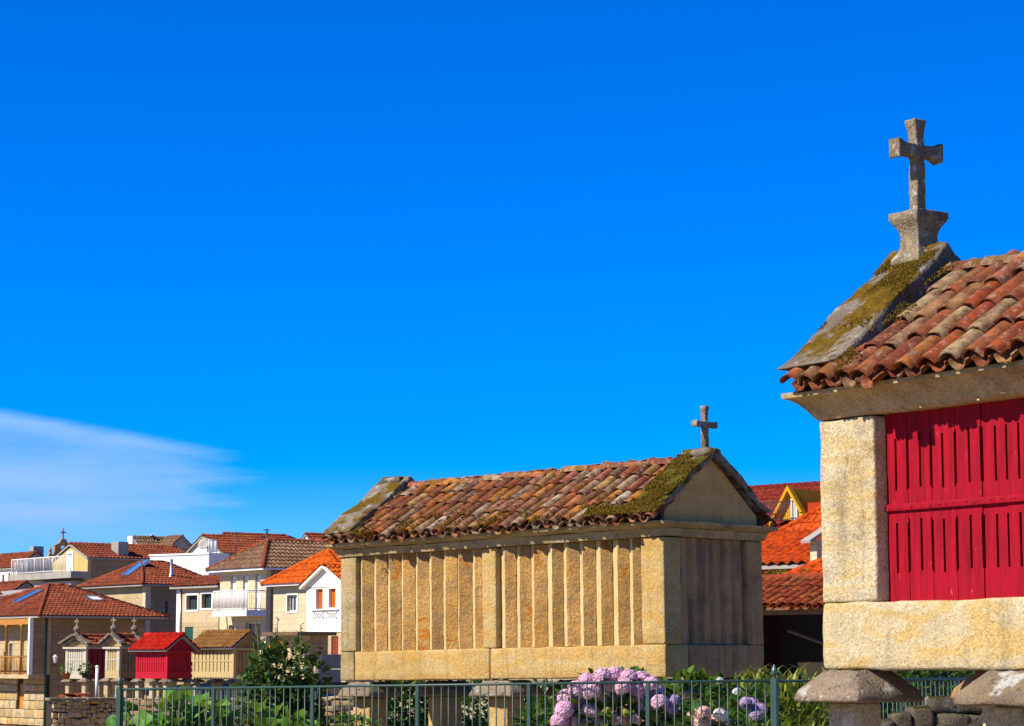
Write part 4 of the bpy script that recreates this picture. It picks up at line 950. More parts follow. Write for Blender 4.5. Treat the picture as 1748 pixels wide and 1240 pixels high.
# gate, wall and parasol near the long granary
gt = thing('metal_gate', 'dark grey metal gate between stone posts below the brown shutters', 'gate', at(562, 1165, 70), .3)
MB().box((-.28, 0, .0), (.36, .05, .38)).build('lower_panel', P['gate'], gt); MB().box((-.22, .1, .40), (.38, .14, .82)).build('upper_panel', P['gate'], gt)
stone(.14, .14, .62, .2, .02, .01, 3).build('gate_post', MG['pale'], gt, 50, loc=(-.45, 0, -.1))
pa = thing('parasol', 'small bright orange parasol half hidden behind the tall leafy bush', 'parasol', at(474, 1112, 80))
MB().lathe([(.02, .36), (.25, .28), (.42, .16), (.425, .10), (.40, .12), (.02, .32)], 8).build('canopy', P['canvas'], pa); MB().tube([(0, 0, -1.6), (0, 0, .36)], .018, 6).build('pole', P['pole'], pa, True)
H = House('low_shed', 'small shed with dark flat roof and tan walls below the cream ashlar house', 'shed', 520, 90, AN, 470, 560, 1085, 1160, 'houses of the village')
H.wall('lit', .001, H.wl, 0, H.h, P['tanwall']); H.wall('shade', .26, H.ws, 0, H.h, P['shadewall']); H.core(MG['shadefill']); H.box('flat_roof', P['wood'], (-.5, -.3, H.h+.002), (H.ws+.2, H.wl+.2, H.h+.14))

# ------------------------------------------------------------------ small far granaries
def far_granary(label, K, Y, a, xl, xr, ye, yb, apex, gable, body, endm, roofm, slat_l, slat_s, legs, o=.18, cross=(), band=None, pedm=None, year=False, posts=None):
    H = House('stone_granary', label, 'granary', K, Y, a, xl, xr, ye, yb, 'raised granaries of the village'); T = H.T
    hb = H.h*.26; pm = posts or body
    # the frame's origin is the plinth underside
    for nm, A_, B_ in (('plinth', (0, 0, 0), (.16, H.wl, hb)), ('plinth', (.162, 0, 0), (H.ws, .16, hb))):
        H.box(nm, body if A_[0] == 0 else endm, A_, B_)
    MB().box((.17, .17, .05), (H.ws-.02, H.wl-.02, H.h)).build('light_block', MG['shadefill'], T)  # added box stops light passing through the slats
    H.box('floor_slab', body, (.1, .17, .002), (H.ws, H.wl, .06))
    for (x, y) in ((0, 0), (0, H.wl-.14), (H.ws-.14, 0)): H.box('corner_post', pm if x == 0 else endm, (x, y, hb+.002), (x+.14, y+.14, H.h))
    if slat_l:
        n, m_ = slat_l; w_ = (H.wl-.28)/n
        for i in range(n): H.box('slat', m_, (.03, .14+i*w_+w_*.12, hb+.002), (.10, .14+(i+1)*w_-w_*.12, H.h-.002))
        H.box('slat_rail', pm, (.012, .142, hb+(H.h-hb)*.47), (.03, H.wl-.142, hb+(H.h-hb)*.53))
    if slat_s:
        n, m_ = slat_s; w_ = (H.ws-.28)/n
        for i in range(n): H.box('slat', m_, (.14+i*w_+w_*.08, .03, hb+.002), (.14+(i+1)*w_-w_*.08, .10, H.h-.002))
    H.box('eaves_course', pm, (-.10, -.10, H.h+.002), (H.ws+.1, H.wl+.1, H.h+.09))
    if gable == 'lit':
        zr = H.z(apex[1], 0, H.wl/2); H.roof('x', zr, roofm, o=o, z0=H.h+.17, gable=pedm or body, pitch=.19, row=.3, th=.06, x0=.1)
        for e in (-o-.05, H.ws-.2):
            for sd in (0, 1):
                ang = math.atan2(zr-H.h-.17, H.wl/2+o); ln = math.hypot(zr-H.h-.17, H.wl/2+o)+.08
                V_ = Vector((0, math.cos(ang) if sd == 0 else -math.cos(ang), math.sin(ang))); N_ = Vector((0, -math.sin(ang) if sd == 0 else math.sin(ang), math.cos(ang)))
                X_ = Vector((1, 0, 0)) if sd == 0 else Vector((-1, 0, 0)); org = Vector((e if sd == 0 else e+.34, -o-.03 if sd == 0 else H.wl+o+.03, H.h+.15))+N_*.06
                put('coping_stone', stone(.34, ln, .08, .2, .02, .012, 4).mesh('coping_stone', MG['cap'], 50), T, M=Matrix.Translation(org) @ Matrix((X_, V_, N_)).transposed().to_4x4())
        for ex in cross:
            x = .05 if ex == 0 else H.ws-.05
            MB().lathe([(.16, zr), (.16, zr+.1), (.09, zr+.2), (.17, zr+.34), (.15, zr+.42), (.06, zr+.5)], 8, c=(x, H.wl/2)).build('finial', MG['grey'], T)
            cross_mb(.36, .14, .22, .04, .035, .035, 7, 1.4).build('cross', MG['cap'], T, 50, loc=(x, H.wl/2, zr+.48))
        if year:
            for i in range(4): MB().tube([(-.012, H.wl/2+(i-1.5)*.14+.05*math.cos(q*pi/4), H.h+.36+.07*math.sin(q*pi/4)) for q in range(7+i % 2)], .018, 5).build('date_numeral', P['pole'], T)
    else:
        zr = H.z(apex[1], H.ws/2, 0); H.roof('y', zr, roofm, o=o, z0=H.h+.10, gable=pedm or endm, pitch=.19, row=.3, th=.06)
    zg_ = CZ+ground_z(H.K.x, H.K.y)-H.zb-.3
    for (x, y) in legs:
        x, y = x*H.ws, y*H.wl
        cap_stone(.62, .62, .15, int(x*10+y*7), .5).build('cap_stone', MG['cap'], T, 50, loc=(x-.31, y-.31, -.155))
        stone(.24, .24, -zg_-.16, .3, .02, .01, int(x*5+y*9)).build('leg', MG['pale'], T, 50, loc=(x-.12, y-.12, zg_))
    return H
six = [(.08, .06), (.08, .5), (.08, .94), (.92, .06), (.92, .5), (.92, .94)]; four = [(.06, .1), (.06, .9), (.94, .1), (.94, .9)]
HA = far_granary('small pale slatted granary with date on its gable, leftmost of the far row', 147, 109, 1.02, 112, 205, 1108, 1159, (128, 1087), 'lit', P['slatw'], P['maroon'], F_RED, (7, P['slatw']), (6, P['maroon']), four, cross=(0,), pedm=MG['tan'], year=True)
HB = far_granary('narrow pale slatted granary with two finials, second from left in the far row', 204, 106, 1.02, 180, 242, 1108, 1158, (192, 1086), 'lit', P['tanw'], P['shadewall'], F_RED, (4, P['tanw']), (5, P['shadewall']), four, cross=(0, 1), pedm=MG['tan'], posts=P['slatw'])
HC = far_granary('bright red wooden granary with scarlet tiled roof in the far row', 286, 102.5, .80, 232, 327, 1114, 1159, (310, 1085), 'shade', P['redboard'], P['redboard'], F_SCR, (12, P['redboard']), (9, P['redboard']), six, o=.24)
HD = far_granary('small tan plank granary with mossy brown roof, rightmost of the far row', 399, 104, .80, 329, 443, 1110, 1160, (424, 1080), 'shade', P['tanw'], MG['shade'], F_MOS, (10, P['tanw']), (6, MG['shade']), six, o=.22)
# rubble retaining wall under the left granaries
rw = thing('rubble_wall', 'rough tan rubble wall with flat capping stones under the left granaries', 'wall', at(205, 1250, 104), .45)
rw['kind'] = 'thing'; Rs = random.Random(9); Wd = 3.0; z = -.6; zt_ = (at(160, 1196, 104).z-at(205, 1250, 104).z)
MB().box((-Wd, .12, -1), (0, 1.2, zt_-.05)).build('wall_fill', MG['shadefill'], rw)
while z < zt_-.08:
    hh = Rs.uniform(.13, .26); u = -Wd
    while u < 0:
        ww = Rs.uniform(.12, .46); ww = min(ww, .02-u)
        stone(max(.06, ww-.015), .2, min(hh, zt_-z)-.012, .15, .03, .03, Rs.randint(1, 999), 4).build('stone', Rs.choice([MG['rubble'], MG['rubble'], MG['tan'], MG['pale']]), rw, 50, loc=(u, Rs.uniform(-.05, .05), z+Rs.uniform(-.04, .04)), rot=(0, Rs.uniform(-.12, .12), Rs.uniform(-.1, .1))); u += ww
    z += hh
u = -Wd-.2
while u < 0: ww = Rs.uniform(.5, .8); stone(ww-.02, .9, .13, .2, .03, .02, Rs.randint(1, 99), 4).build('capping_stone', MG['cap'], rw, 50, loc=(u, -.14, zt_+.0)); u += ww
tp = thing('tile_pile', 'low heap of red roof tiles on the rubble wall', 'tiles', at(134, 1190, 105.5), .45)
tm = tile_mesh('roof_tile', .10, .08, .42, MTR, False, 2)
for i in range(9): put('roof_tile', tm, tp, (-.5+.13*i, .1*(i % 2), .02+.05*(i % 3)), (0, .1*(i % 3), 1.2+.2*(i % 4)))
wp_ = tag(MB().tube([(0, 0, 0), (0, 0, 1.35)], .075, 10).lathe([(.09, 1.35), (.10, 1.40), (.02, 1.44)], 10).build('marker_post', P['whitemetal'], None, True, loc=at(165, 1192, 104.6)), 'plain white post on the rubble wall between two pale granaries', 'post')
# low wall behind the fence
lw = thing('garden_wall', 'low tan rubble wall running under the red and tan granaries', 'wall', at(200, 1240, 98), .02)
lw['kind'] = 'thing'; ztw = at(300, 1192, 98).z-at(300, 1240, 98).z
MB().box((0, .12, -1), (9.6, .6, ztw-.03)).build('wall_fill', MG['shadefill'], lw)
z = -.5
while z < ztw-.05:
    hh = Rs.uniform(.16, .30); u = 0
    while u < 9.6:
        ww = Rs.uniform(.25, .6); stone(ww-.015, .2, min(hh, ztw-z)-.012, .3, .03, .03, Rs.randint(1, 999), 4).build('stone', Rs.choice([MG['rubble'], MG['pale'], MG['rubdark'], MG['tan']]), lw, 50, loc=(u, Rs.uniform(-.05, .05), z+Rs.uniform(-.03, .05)), rot=(0, Rs.uniform(-.1, .1), Rs.uniform(-.1, .1))); u += ww
    z += hh

# ------------------------------------------------------------------ right hand roofs seen between the two granaries
AR = .80
# low shed with barrel tiles
H = House('open_shed', 'open dark shed with a low roof of red barrel tiles between the two near granaries', 'shed', 1420, 52, AR, 1290, 1520, 1036, 1190, None)
T = H.T; zt_ = H.h
for u in (-.6, H.wl+.9): H.box('post', P['wood'], (0, u, -.5), (.14, u+.14, zt_-.16))
H.box('eaves_beam', P['wood'], (-.04, -.6, zt_-.158), (.14, H.wl+1, zt_-.03)); H.box('back_wall', MG['shadefill'], (3.6, -1.5, -.5), (3.8, H.wl+4, zt_+.7)); H.box('side_light_block', MG['shadefill'], (.3, H.wl+2.2, -.5), (3.6, H.wl+2.4, zt_+.1)); H.box('side_light_block', MG['shadefill'], (.3, -1.5, -.5), (3.6, -1.3, zt_+.1)); H.box('rear_light_block', P['wood'], (1.66, -1.5, zt_+.62), (3.9, H.wl+3, zt_+.70))  # added side walls and rear roof block sun; back wall coloured dark as shade
for u in range(8): MB().tube([(-.1, u*.45-.3, zt_-.02), (1.6, u*.45-.3, zt_+.68)], .045, 6).build('rafter', P['wood'], T)
MB().tube([(.3, -.2, zt_-1.0), (1.2, H.wl, zt_-.5)], .04, 6).build('brace', P['wood'], T)
ang = .40; V = Vector((math.cos(ang), 0, math.sin(ang))); N = Vector((-math.sin(ang), 0, math.cos(ang)))
mb = MB().add([(-.25, -.8, zt_-.02), (-.25, H.wl+1.4, zt_-.02), (1.7, H.wl+1.4, zt_+.80), (1.7, -.8, zt_+.80), (-.25, -.8, zt_-.06), (-.25, H.wl+1.4, zt_-.06), (1.7, H.wl+1.4, zt_+.76), (1.7, -.8, zt_+.76)],
    [(0, 1, 2, 3), (7, 6, 5, 4), (0, 4, 5, 1), (3, 2, 6, 7), (0, 3, 7, 4), (1, 5, 6, 2)]); mb.build('roof_deck', P['wood'], T, fix=True)
lay_tiles(T, -.7, H.wl+1.2, .26, 5, .36, (-.3, 0, zt_-.02), V, N, MTR, random.Random(12), sc=1.6, X=Vector((0, -1, 0)) if False else Vector((0, 1, 0)))
mb = MB().tube([(1.40, -.7, zt_+.72), (1.40, H.wl+1.3, zt_+.72)], .10, 8); mb.build('ridge_tiles', MTR, T, True)
# potted plants and terrace parapet above the shed come in the plants section
H = House('terrace_house', 'orange tiled house with a red wall just above the open shed', 'house', 1440, 66, AR, 1290, 1540, 962, 1100, None); HP = H
H.wall('lit', .001, H.wl, 0, H.h, P['brick']); H.wall('shade', .26, H.ws, 0, H.h, P['brick']); H.core(MG['shadefill'])
H.roof('y', H.z(908, 2.6, 1), F_OR2, o=.15, x1=5.2, y1=H.wl+4, pitch=.36, row=.36, hgt=.10, gable=P['brick'])
ch = thing('chimney_stack', 'cream chimney shaft with slanted slate cap close beside the red granary pillar', 'chimney', at(1397, 985, 62), .5)
MB().box((-.13, -.13, -1), (.17, .17, .98)).build('shaft', P['cream'], ch); MB().prism([(-.4, .95), (.3, 1.35), (.33, 1.29), (-.38, .88)], lambda p: (p[0], -.2, p[1]), lambda p: (p[0], .22, p[1])).build('chimney_cap', P['concrete'], ch, fix=True)
H = House('hip_roofed_annex', 'low annex with orange hip roof in front of the terrace house', 'house', 1450, 59, AR, 1345, 1540, 990, 1100, None); HQ = H
H.wall('lit', .001, H.wl, 0, H.h, P['brick']); H.wall('shade', .26, H.ws, 0, H.h, P['brick']); H.core(MG['shadefill'])
xr_ = max(.4, H.ux(1385, H.wl/2)); H.roof('x', H.z(957, xr_, H.wl/2), F_OR2, hl=xr_, hr=1, o=.2, pitch=.26, row=.36)
pw_ = tag(stone(5.2, .25, .16, .3, .02, .01, 8).build('parapet', MTR, None, 50, loc=at(1300, 996, 56), rot=(0, 0, .1)), 'long terracotta parapet carrying pot plants above the open shed', 'parapet')
# upper house with yellow dormer
H = House('dormer_house', 'tall house with dark red roof and yellow gabled dormer on the right skyline', 'house', 1452, 98, AR, 1275, 1560, 905, 1100, None)
H.wall('lit', .001, H.wl, 0, H.h, P['brick']); H.wall('shade', .26, H.ws, 0, H.h, P['brick']); H.core(MG['shadefill'])
zr = H.z(823, 4.2, H.wl/2); H.roof('y', zr, F_DRK, o=.2, x1=8.4, y0=-3, y1=H.wl+9, pitch=.30, row=.4)
u0, u1 = H.uy(1374, .3), H.uy(1330, .3); um = (u0+u1)/2; zd, za = H.z(888, .3, um), H.z(834, .3, um)
MB().prism([(u0, zd), (u1, zd), (um, za)], lambda p: (.30, p[0], p[1]), lambda p: (3.0, p[0], p[1])).build('dormer', P['dockyellow'], H.T, fix=True)
a, b = H.uy(1363, .3), H.uy(1352, .3); zz = H.z(852, .3, um)
fr = MB().box((.22, a, zd), (.30, a+.08, zz)).box((.22, b-.08, zd), (.30, b, zz)).box((.22, a+.08, zz-.08), (.30, b-.08, zz)).box((.22, (a+b)/2-.04, zd), (.30, (a+b)/2+.04, zz-.08)).build('dormer_window', P['whitemetal'], H.T)
MB().box((.26, a+.08, zd), (.29, b-.08, zz-.08)).build('pane', P['glass'], fr)
MB().prism([(um, za+.12), (u1+.35, zd-.1), (u1+.35, zd-.32), (um, za-.10)], lambda p: (.0, p[0], p[1]), lambda p: (.28, p[0], p[1])).build('dormer_verge', P['dockyellow'], H.T, fix=True)
MB().prism([(um, za+.12), (u0-.35, zd-.1), (u0-.35, zd-.32), (um, za-.10)], lambda p: (.0, p[0], p[1]), lambda p: (.28, p[0], p[1])).build('dormer_verge', P['dockyellow'], H.T, fix=True)
railing(H, 'dormer_railing', (-.5, u0), (-.5, u1+1.2), zd-.1, .85, P['pole'], 24, .012, .02)
H.box('dormer_cheek', P['brick'], (.05, u0-2.6, zd-.4), (2.5, u0-.36, H.z(860, .3, u0)))
H = House('low_red_roof_house', 'house with a plain scarlet lean roof and grey gutter below the yellow dormer', 'house', 1470, 84, AR, 1348, 1560, 903, 1060, None)
H.wall('lit', .001, H.wl, 0, H.h, P['brick']); H.wall('shade', .26, H.ws, 0, H.h, P['brick']); H.core(MG['shadefill'])
xr_ = max(.5, H.ux(1420, H.wl/2)); H.roof('x', H.z(858, xr_, H.wl/2), F_OR2, hl=xr_, hr=1.5, o=.25, pitch=.26); MB().tube([(-.3, -.3, H.h-.06), (-.3, H.wl+.5, H.h-.06)], .09, 8).build('gutter', P['steel'], H.T, True)

# ------------------------------------------------------------------ green iron fence round the garden
def fence(label, a, za, b, zb, panels, per, posts_w, corner_w, h=1.05, corner=(True, True)):
    a, b = Vector((*a, za)), Vector((*b, zb)); T = thing('garden_fence', label, 'fence', (a.x, a.y, a.z-h), 0, 'runs of the green garden fence')
    d = b-a; yaw = math.atan2(d.y, d.x); o = Vector((0, 0, h)); Rz = Matrix.Rotation(yaw, 4, 'Z')
    MB().tube([o, o+d], .011, 8).build('top_rail', MFENCE, T, True)
    lowr = Vector((0, 0, -h+.12)); MB().box((0, -.015, -.006), (d.length, .015, .006)).build('bottom_rail', MFENCE, T, loc=o+lowr, rot=(0, -math.asin(d.z/d.length), yaw))
    bar = MB().tube([(0, 0, .0), (0, 0, h-.11)], .0058, 6).mesh('bar', MFENCE, True)
    post = MB().box((-posts_w/2, -.012, -h-.1), (posts_w/2, .012, -.004)).mesh('post', MFENCE)
    cpm = MB().box((-corner_w/2, -corner_w/2, -h-.1), (corner_w/2, corner_w/2, .02)).lathe([(.016, .02), (.016, .035), (.026, .055), (.024, .08), (.010, .11), (.004, .125)], 8).mesh('corner_post', MFENCE)
    for i in range(panels+1):
        p = o+d*(i/panels)
        is_c = (i == 0 and corner[0]) or (i == panels and corner[1])
        if (i == 0 and not corner[0]) or (i == panels and not corner[1]): continue
        put('corner_post' if is_c else 'post', cpm if is_c else post, T, p, (0, 0, yaw))
        if i < panels:
            for k in range(1, per): put('bar', bar, T, o+d*((i+k/per)/panels)+lowr+Vector((0, 0, .001)), (rnd.gauss(0, .004), rnd.gauss(0, .004), 0))
    for k in range(1, per): put('bar', bar, T, o+d*((panels-1+k/per)/panels)+lowr+Vector((0, 0, .001))) if False else None
    return T
FR, FL = (2.053, 18.5), at(205, 1177, 22.2)
zR = at(1318, 1162, 18.5).z
fence('long front run of green iron bar fence with knobbed corner posts below the long granary', FR, zR, (FL.x, 22.2), FL.z, 6, 14, .032, .050)
fence('short run of green fence going back from the left corner post', (FL.x, 22.2), FL.z-.006, (-2.2, 27.0), at(541, 1172.5, 27).z, 4, 13, .030, .040, corner=(False, True))
fence('green fence run passing behind the red slatted granary', FR, zR-.006, (5.3, 23.2), at(1700, 1157, 23.2).z, 5, 13, .030, .040, corner=(False, True))

# ------------------------------------------------------------------ plants
def leaf(mb, p, d, nrm, L, W, curl=.15, mi=0):
    p = Vector(p); d = Vector(d).normalized(); s = d.cross(Vector(nrm))
    if s.length < 1e-4: s = d.orthogonal()
    s.normalize(); n = s.cross(d)
    q = [p, p+d*L*.33+s*W*.42+n*curl*L*.5, p+d*L*.33-s*W*.42+n*curl*L*.5, p+d*L*.40+n*curl*L*.2, p+d*L*.72+s*W*.33+n*curl*L*.30, p+d*L*.72-s*W*.33+n*curl*L*.30, p+d*L-n*curl*L*.6]
    mb.add(q, [(0, 1, 3), (0, 3, 2), (1, 4, 3), (2, 3, 5), (4, 6, 3), (5, 3, 6)], mi)
def rv(R): 
    while True:
        v = Vector((R.uniform(-1, 1), R.uniform(-1, 1), R.uniform(-1, 1)))
        if .05 < v.length < 1: return v
def bush(mb, c, rad, n, L, W, R, hollow=.35, up=.5, lump=.35, seed=0):
    c = Vector(c); k = 0
    while k < n:
        v = rv(R); r = v.length
        if r < hollow and R.random() < .7: continue
        q = v*(1+lump*noise.noise(v.normalized()*2.1+Vector((seed, 0, 0))))
        if noise.noise(Vector((q.x*rad[0], q.y*rad[1], q.z*rad[2]))*7+Vector((seed, 2, 1))) < -.32: continue
        p = c+Vector((q.x*rad[0], q.y*rad[1], q.z*rad[2]))
        d = (v.normalized()+rv(R)*.8+Vector((0, 0, -.15))).normalized(); nn = (Vector((0, 0, up))+v.normalized()*.6+rv(R)*.5)
        s = R.uniform(.65, 1.2); leaf(mb, p, d, nn, L*s, W*s, R.uniform(-.1, .25)); k += 1
def stems(mb, base, tips, r0, r1, R):
    for t in tips:
        b = Vector(base)+Vector((R.uniform(-.08, .08), R.uniform(-.08, .08), 0)); t = Vector(t); m_ = b.lerp(t, .5)+Vector((R.uniform(-.05, .05), R.uniform(-.05, .05), .03))
        mb.tube([b, m_, t], [r0, (r0+r1)/2, r1], 6)
LM_HYD = leaf_mat('hydrangea_leaf', (.025, .075, .010), (.05, .13, .018), (.12, .20, .02), .25)
LM_SQ = leaf_mat('squash_leaf', (.05, .15, .018), (.09, .24, .028), (.17, .34, .04), .3)
LM_DK = leaf_mat('dark_shrub_leaf', (.014, .045, .010), (.03, .085, .014), (.07, .14, .02), .2, .75)
LM_TB = leaf_mat('tall_bush_leaf', (.018, .05, .014), (.035, .09, .02), (.08, .15, .035), .22)
LM_LI = leaf_mat('strap_leaf', (.035, .10, .012), (.07, .17, .018), (.16, .26, .03), .3)
LM_YE = leaf_mat('variegated_leaf', (.07, .13, .015), (.20, .25, .03), (.36, .36, .07), .3)
LM_FN = leaf_mat('rusty_fern', (.25, .06, .008), (.38, .11, .012), (.42, .19, .03), .2)
M_STEM = plain('green_stem', (.10, .13, .04), .7); M_BARK = plain('brown_stem', (.13, .085, .045), .8)
def petal_mat(name, c1, c2, c3):
    m, nt, b = mat(name, .7, .2); g = nd(nt, 'ShaderNodeNewGeometry'); oi = nd(nt, 'ShaderNodeObjectInfo')
    c = ramp(nt, mth(nt, 'MULTIPLY_ADD', g.outputs['Random Per Island'], .45, mth(nt, 'MULTIPLY', oi.outputs['Random'], .55)), (0, c1), (.5, c2), (1, c3))
    nt.links.new(c, b.inputs['Base Color']); tr = nd(nt, 'ShaderNodeBsdfTranslucent'); nt.links.new(c, tr.inputs[0]); mx = nd(nt, 'ShaderNodeMixShader'); mx.inputs[0].default_value = .25
    nt.links.new(b.outputs[0], mx.inputs[1]); nt.links.new(tr.outputs[0], mx.inputs[2]); nt.links.new(mx.outputs[0], nt.nodes['Material Output'].inputs[0]); return m
PM_LIL = petal_mat('lilac_petal', (.78, .46, .62), (.88, .58, .72), (.92, .66, .72)); PM_PNK = petal_mat('pink_petal', (.80, .50, .42), (.82, .58, .52), (.80, .66, .46)); PM_GRN = petal_mat('bud_petal', (.36, .40, .04), (.52, .48, .08), (.55, .42, .18))
PM_VIO = petal_mat('violet_petal', (.50, .36, .64), (.58, .42, .68), (.66, .48, .68)); PM_WHT = petal_mat('white_petal', (.78, .76, .74), (.82, .80, .80), (.80, .74, .74))
def head_mesh(name, r, m, n=95, seed=0, ps=.026):
    mb = MB(); R = random.Random(seed)
    mb.lathe([(r*.25, -r*.55), (r*.72, -r*.25), (r*.80, r*.1), (r*.62, r*.5), (r*.2, r*.74)], 10, 1)
    for i in range(n):
        z = 1-1.55*(i+.5)/n; q = i*2.39996; s = math.sqrt(max(0, 1-z*z)); nrm = Vector((s*math.cos(q), s*math.sin(q), z*.9)); nrm = (nrm+rv(R)*.22).normalized()
        c = nrm*r*R.uniform(.86, 1.06); a = nrm.orthogonal().normalized(); b = nrm.cross(a); t0 = R.uniform(0, pi)
        for k in range(4):
            t = t0+k*pi/2; d = a*math.cos(t)+b*math.sin(t); e = nrm.cross(d); p_ = ps*R.uniform(.85, 1.15)
            mb.add([c, c+d*p_*.6+e*p_*.48+nrm*p_*.18, c+d*p_+nrm*p_*.05, c+d*p_*.6-e*p_*.48+nrm*p_*.18], [(0, 1, 2, 3)])
    return mb.mesh(name, [m, M_STEM])
HEADS = {k: [head_mesh('flower_head', .070, m, 95, s) for s in range(3)] for k, m in (('lil', PM_LIL), ('pnk', PM_PNK), ('vio', PM_VIO))}
HEADS['bud'] = [head_mesh('flower_bud', .045, PM_GRN, 60, s, .017) for s in range(2)]; HEADS['wht'] = [head_mesh('flower_head', .045, PM_WHT, 45, s, .02) for s in range(2)]
def floret_bush(name, label, cat, heads, Yc, leafm, nleaf, rad, c, R, Ll=.13, Lw=.085, group=None):
    base = Vector(c); gz = CZ+ground_z(base.x, base.y)
    T = thing(name, label, cat, (base.x, base.y, gz), 0, group); off = Vector((base.x, base.y, gz))
    mb = MB(); bush(mb, base-off, rad, nleaf, Ll, Lw, R, .45, .9, .25, R.random()*9); mb.build('foliage', leafm, T, kind='stuff')
    sm = MB(); hp = []
    for (px, py, kind, s) in heads:
        p = at(px, py, Yc+R.uniform(-.22, .12))-off; hp.append(p)
        put('flower_head' if kind != 'bud' else 'flower_bud', R.choice(HEADS[kind]), T, p, (R.uniform(-.5, .5), R.uniform(-.5, .5), R.uniform(0, 6)) ).scale = (s, s, s*.92)
    stems(sm, (0, 0, 0), hp, .009, .005, R); sm.build('stems', M_STEM, T, True, kind='stuff')
    return T
Rp = random.Random(31)
hd = [(1003,1163,'lil',1),(1028,1156,'lil',1.05),(1050,1154,'lil',1.1),(1074,1157,'lil',1),(1096,1160,'lil',1),(1112,1168,'lil',.9),(985,1178,'lil',1.1),(1010,1180,'lil',1.1),(1088,1178,'lil',1),(1118,1182,'lil',1),(1126,1200,'lil',1),
      (968,1192,'lil',1.1),(990,1200,'lil',1.15),(1008,1215,'lil',1.1),(963,1212,'lil',1.1),(975,1228,'lil',1.1),(955,1232,'lil',1),(1030,1190,'pnk',1),(1056,1190,'pnk',1),(1036,1167,'lil',1.1),(1064,1172,'lil',1.1),(1100,1208,'lil',.95),(1094,1192,'lil',.9),
      (988,1232,'pnk',1),(1056,1231,'pnk',1),(1084,1228,'pnk',.8),(1068,1217,'bud',1),(1036,1213,'bud',.9),(1076,1196,'bud',.9),(1048,1174,'bud',.8),(1118,1222,'bud',1),(1000,1240,'lil',1.1),(1020,1238,'pnk',1),(1145,1212,'vio',.8),(1150,1196,'vio',.75),(965,1245,'lil',1.1)]
floret_bush('hydrangea_bush', 'large lilac and pink hydrangea bush in front of the long granary corner', 'hydrangea', hd, 19.7, LM_HYD, 900, (.50, .34, .34), at(1045, 1225, 19.9), Rp)
floret_bush('hydrangea_bush', 'small pale pink hydrangea low behind the fence right of the large bush', 'hydrangea', [(1186,1226,'pnk',.95),(1201,1219,'pnk',.9),(1196,1233,'pnk',1),(1230,1222,'wht',1.3),(1222,1232,'pnk',.9),(1240,1230,'wht',1.1)], 19.2, LM_HYD, 200, (.22, .2, .15), at(1208, 1246, 19.3), Rp)
floret_bush('hydrangea_bush', 'violet hydrangea close to the right corner post of the fence', 'hydrangea', [(1283,1203,'vio',.9),(1296,1213,'vio',.9),(1273,1200,'vio',.7),(1290,1222,'vio',.8)], 19.6, LM_HYD, 260, (.2, .2, .2), at(1288, 1228, 19.8), Rp)
# strap-leaved lilies
def strap_plant(label, c, n, L, W, R, spread=.3, m=LM_LI, name='lily_clump', cat='plant', group='leafy clumps along the fence', flowers=()):
    c = Vector(c); gz = CZ+ground_z(c.x, c.y); T = thing(name, label, cat, (c.x, c.y, gz), 0, group); mb = MB(); off = Vector((c.x, c.y, gz)); hgt = c.z-gz
    for i in range(n):
        a = R.uniform(0, 2*pi); b = Vector((math.cos(a), math.sin(a), 0)); p = Vector((R.uniform(-spread, spread), R.uniform(-spread*.7, spread*.7), hgt-R.uniform(.0, .5)))
        up = Vector((0, 0, 1)); l = L*R.uniform(.6, 1.1); s = b.cross(up)*W; q = []
        for k in range(5):
            t = k/4; x = p+b*(l*.55*t*t*R.uniform(.8, 1.2))+up*(l*(t-.35*t*t)); w_ = (1-t**2*.95)*(.5+.9*t*(1-t)); q += [x-s*w_, x+s*w_]
        mb.add(q, [(2*k, 2*k+1, 2*k+3, 2*k+2) for k in range(4)])
    mb.build('foliage', m, T, kind='stuff'); sm = MB(); stems(sm, (0, 0, 0), [(R.uniform(-spread, spread)*.8, R.uniform(-spread, spread)*.5, hgt-.1) for _ in range(7)], .010, .006, R); sm.build('stems', M_STEM, T, True, kind='stuff')
    for (px, py, kind, s) in flowers: put('flower_head', R.choice(HEADS[kind]), T, at(px, py, c.y)-off).scale = (s, s, s)
    return T
strap_plant('bright green strap-leaved clump with white blooms under the granary end wall', at(1222, 1215, 20.2), 300, .28, .022, Rp, .34, flowers=[(1229,1163,'wht',.7), (1259,1184,'wht',1.0), (1262,1192,'wht',.8)])
strap_plant('low strap-leaved clump at the foot of the right corner post', at(1300, 1236, 19.3), 120, .22, .02, Rp, .22)
strap_plant('rosette of broad pointed leaves above the lilac hydrangea', at(1095, 1172, 20.8), 46, .22, .045, Rp, .12, LM_LI)
def shrub(label, c, rad, n, L, W, m, R, name='shrub', group='shrubs round the long granary', cat='shrub', lump=.35):
    c = Vector(c); gz = CZ+ground_z(c.x, c.y); T = thing(name, label, cat, (c.x, c.y, gz), 0, group); h = c.z-gz
    mb = MB(); bush(mb, (0, 0, h), rad, n, L, W, R, .3, .6, lump, R.random()*9); mb.build('crown', m, T, kind='stuff')
    sm = MB(); stems(sm, (0, 0, 0), [tuple(Vector((0, 0, h))+Vector((v.x*rad[0], v.y*rad[1], v.z*rad[2]))*.7) for v in (rv(R) for _ in range(9))], .018, .008, R); sm.build('trunk', M_BARK, T, True, kind='stuff')
    return T
strap_plant('upright shrub with yellow-edged leaves behind the right corner post', at(1334, 1163, 20.7), 420, .26, .022, Rp, .40, LM_YE, 'variegated_shrub', 'shrub')
shrub('leafy shrub behind the fence below the shed, right of the corner post', at(1372, 1208, 21.3), (.30, .25, .20), 500, .11, .06, LM_LI, Rp)
shrub('dense dark shrub under the left half of the long granary', at(690, 1215, 28.3), (.46, .4, .42), 1500, .10, .07, LM_DK, Rp)
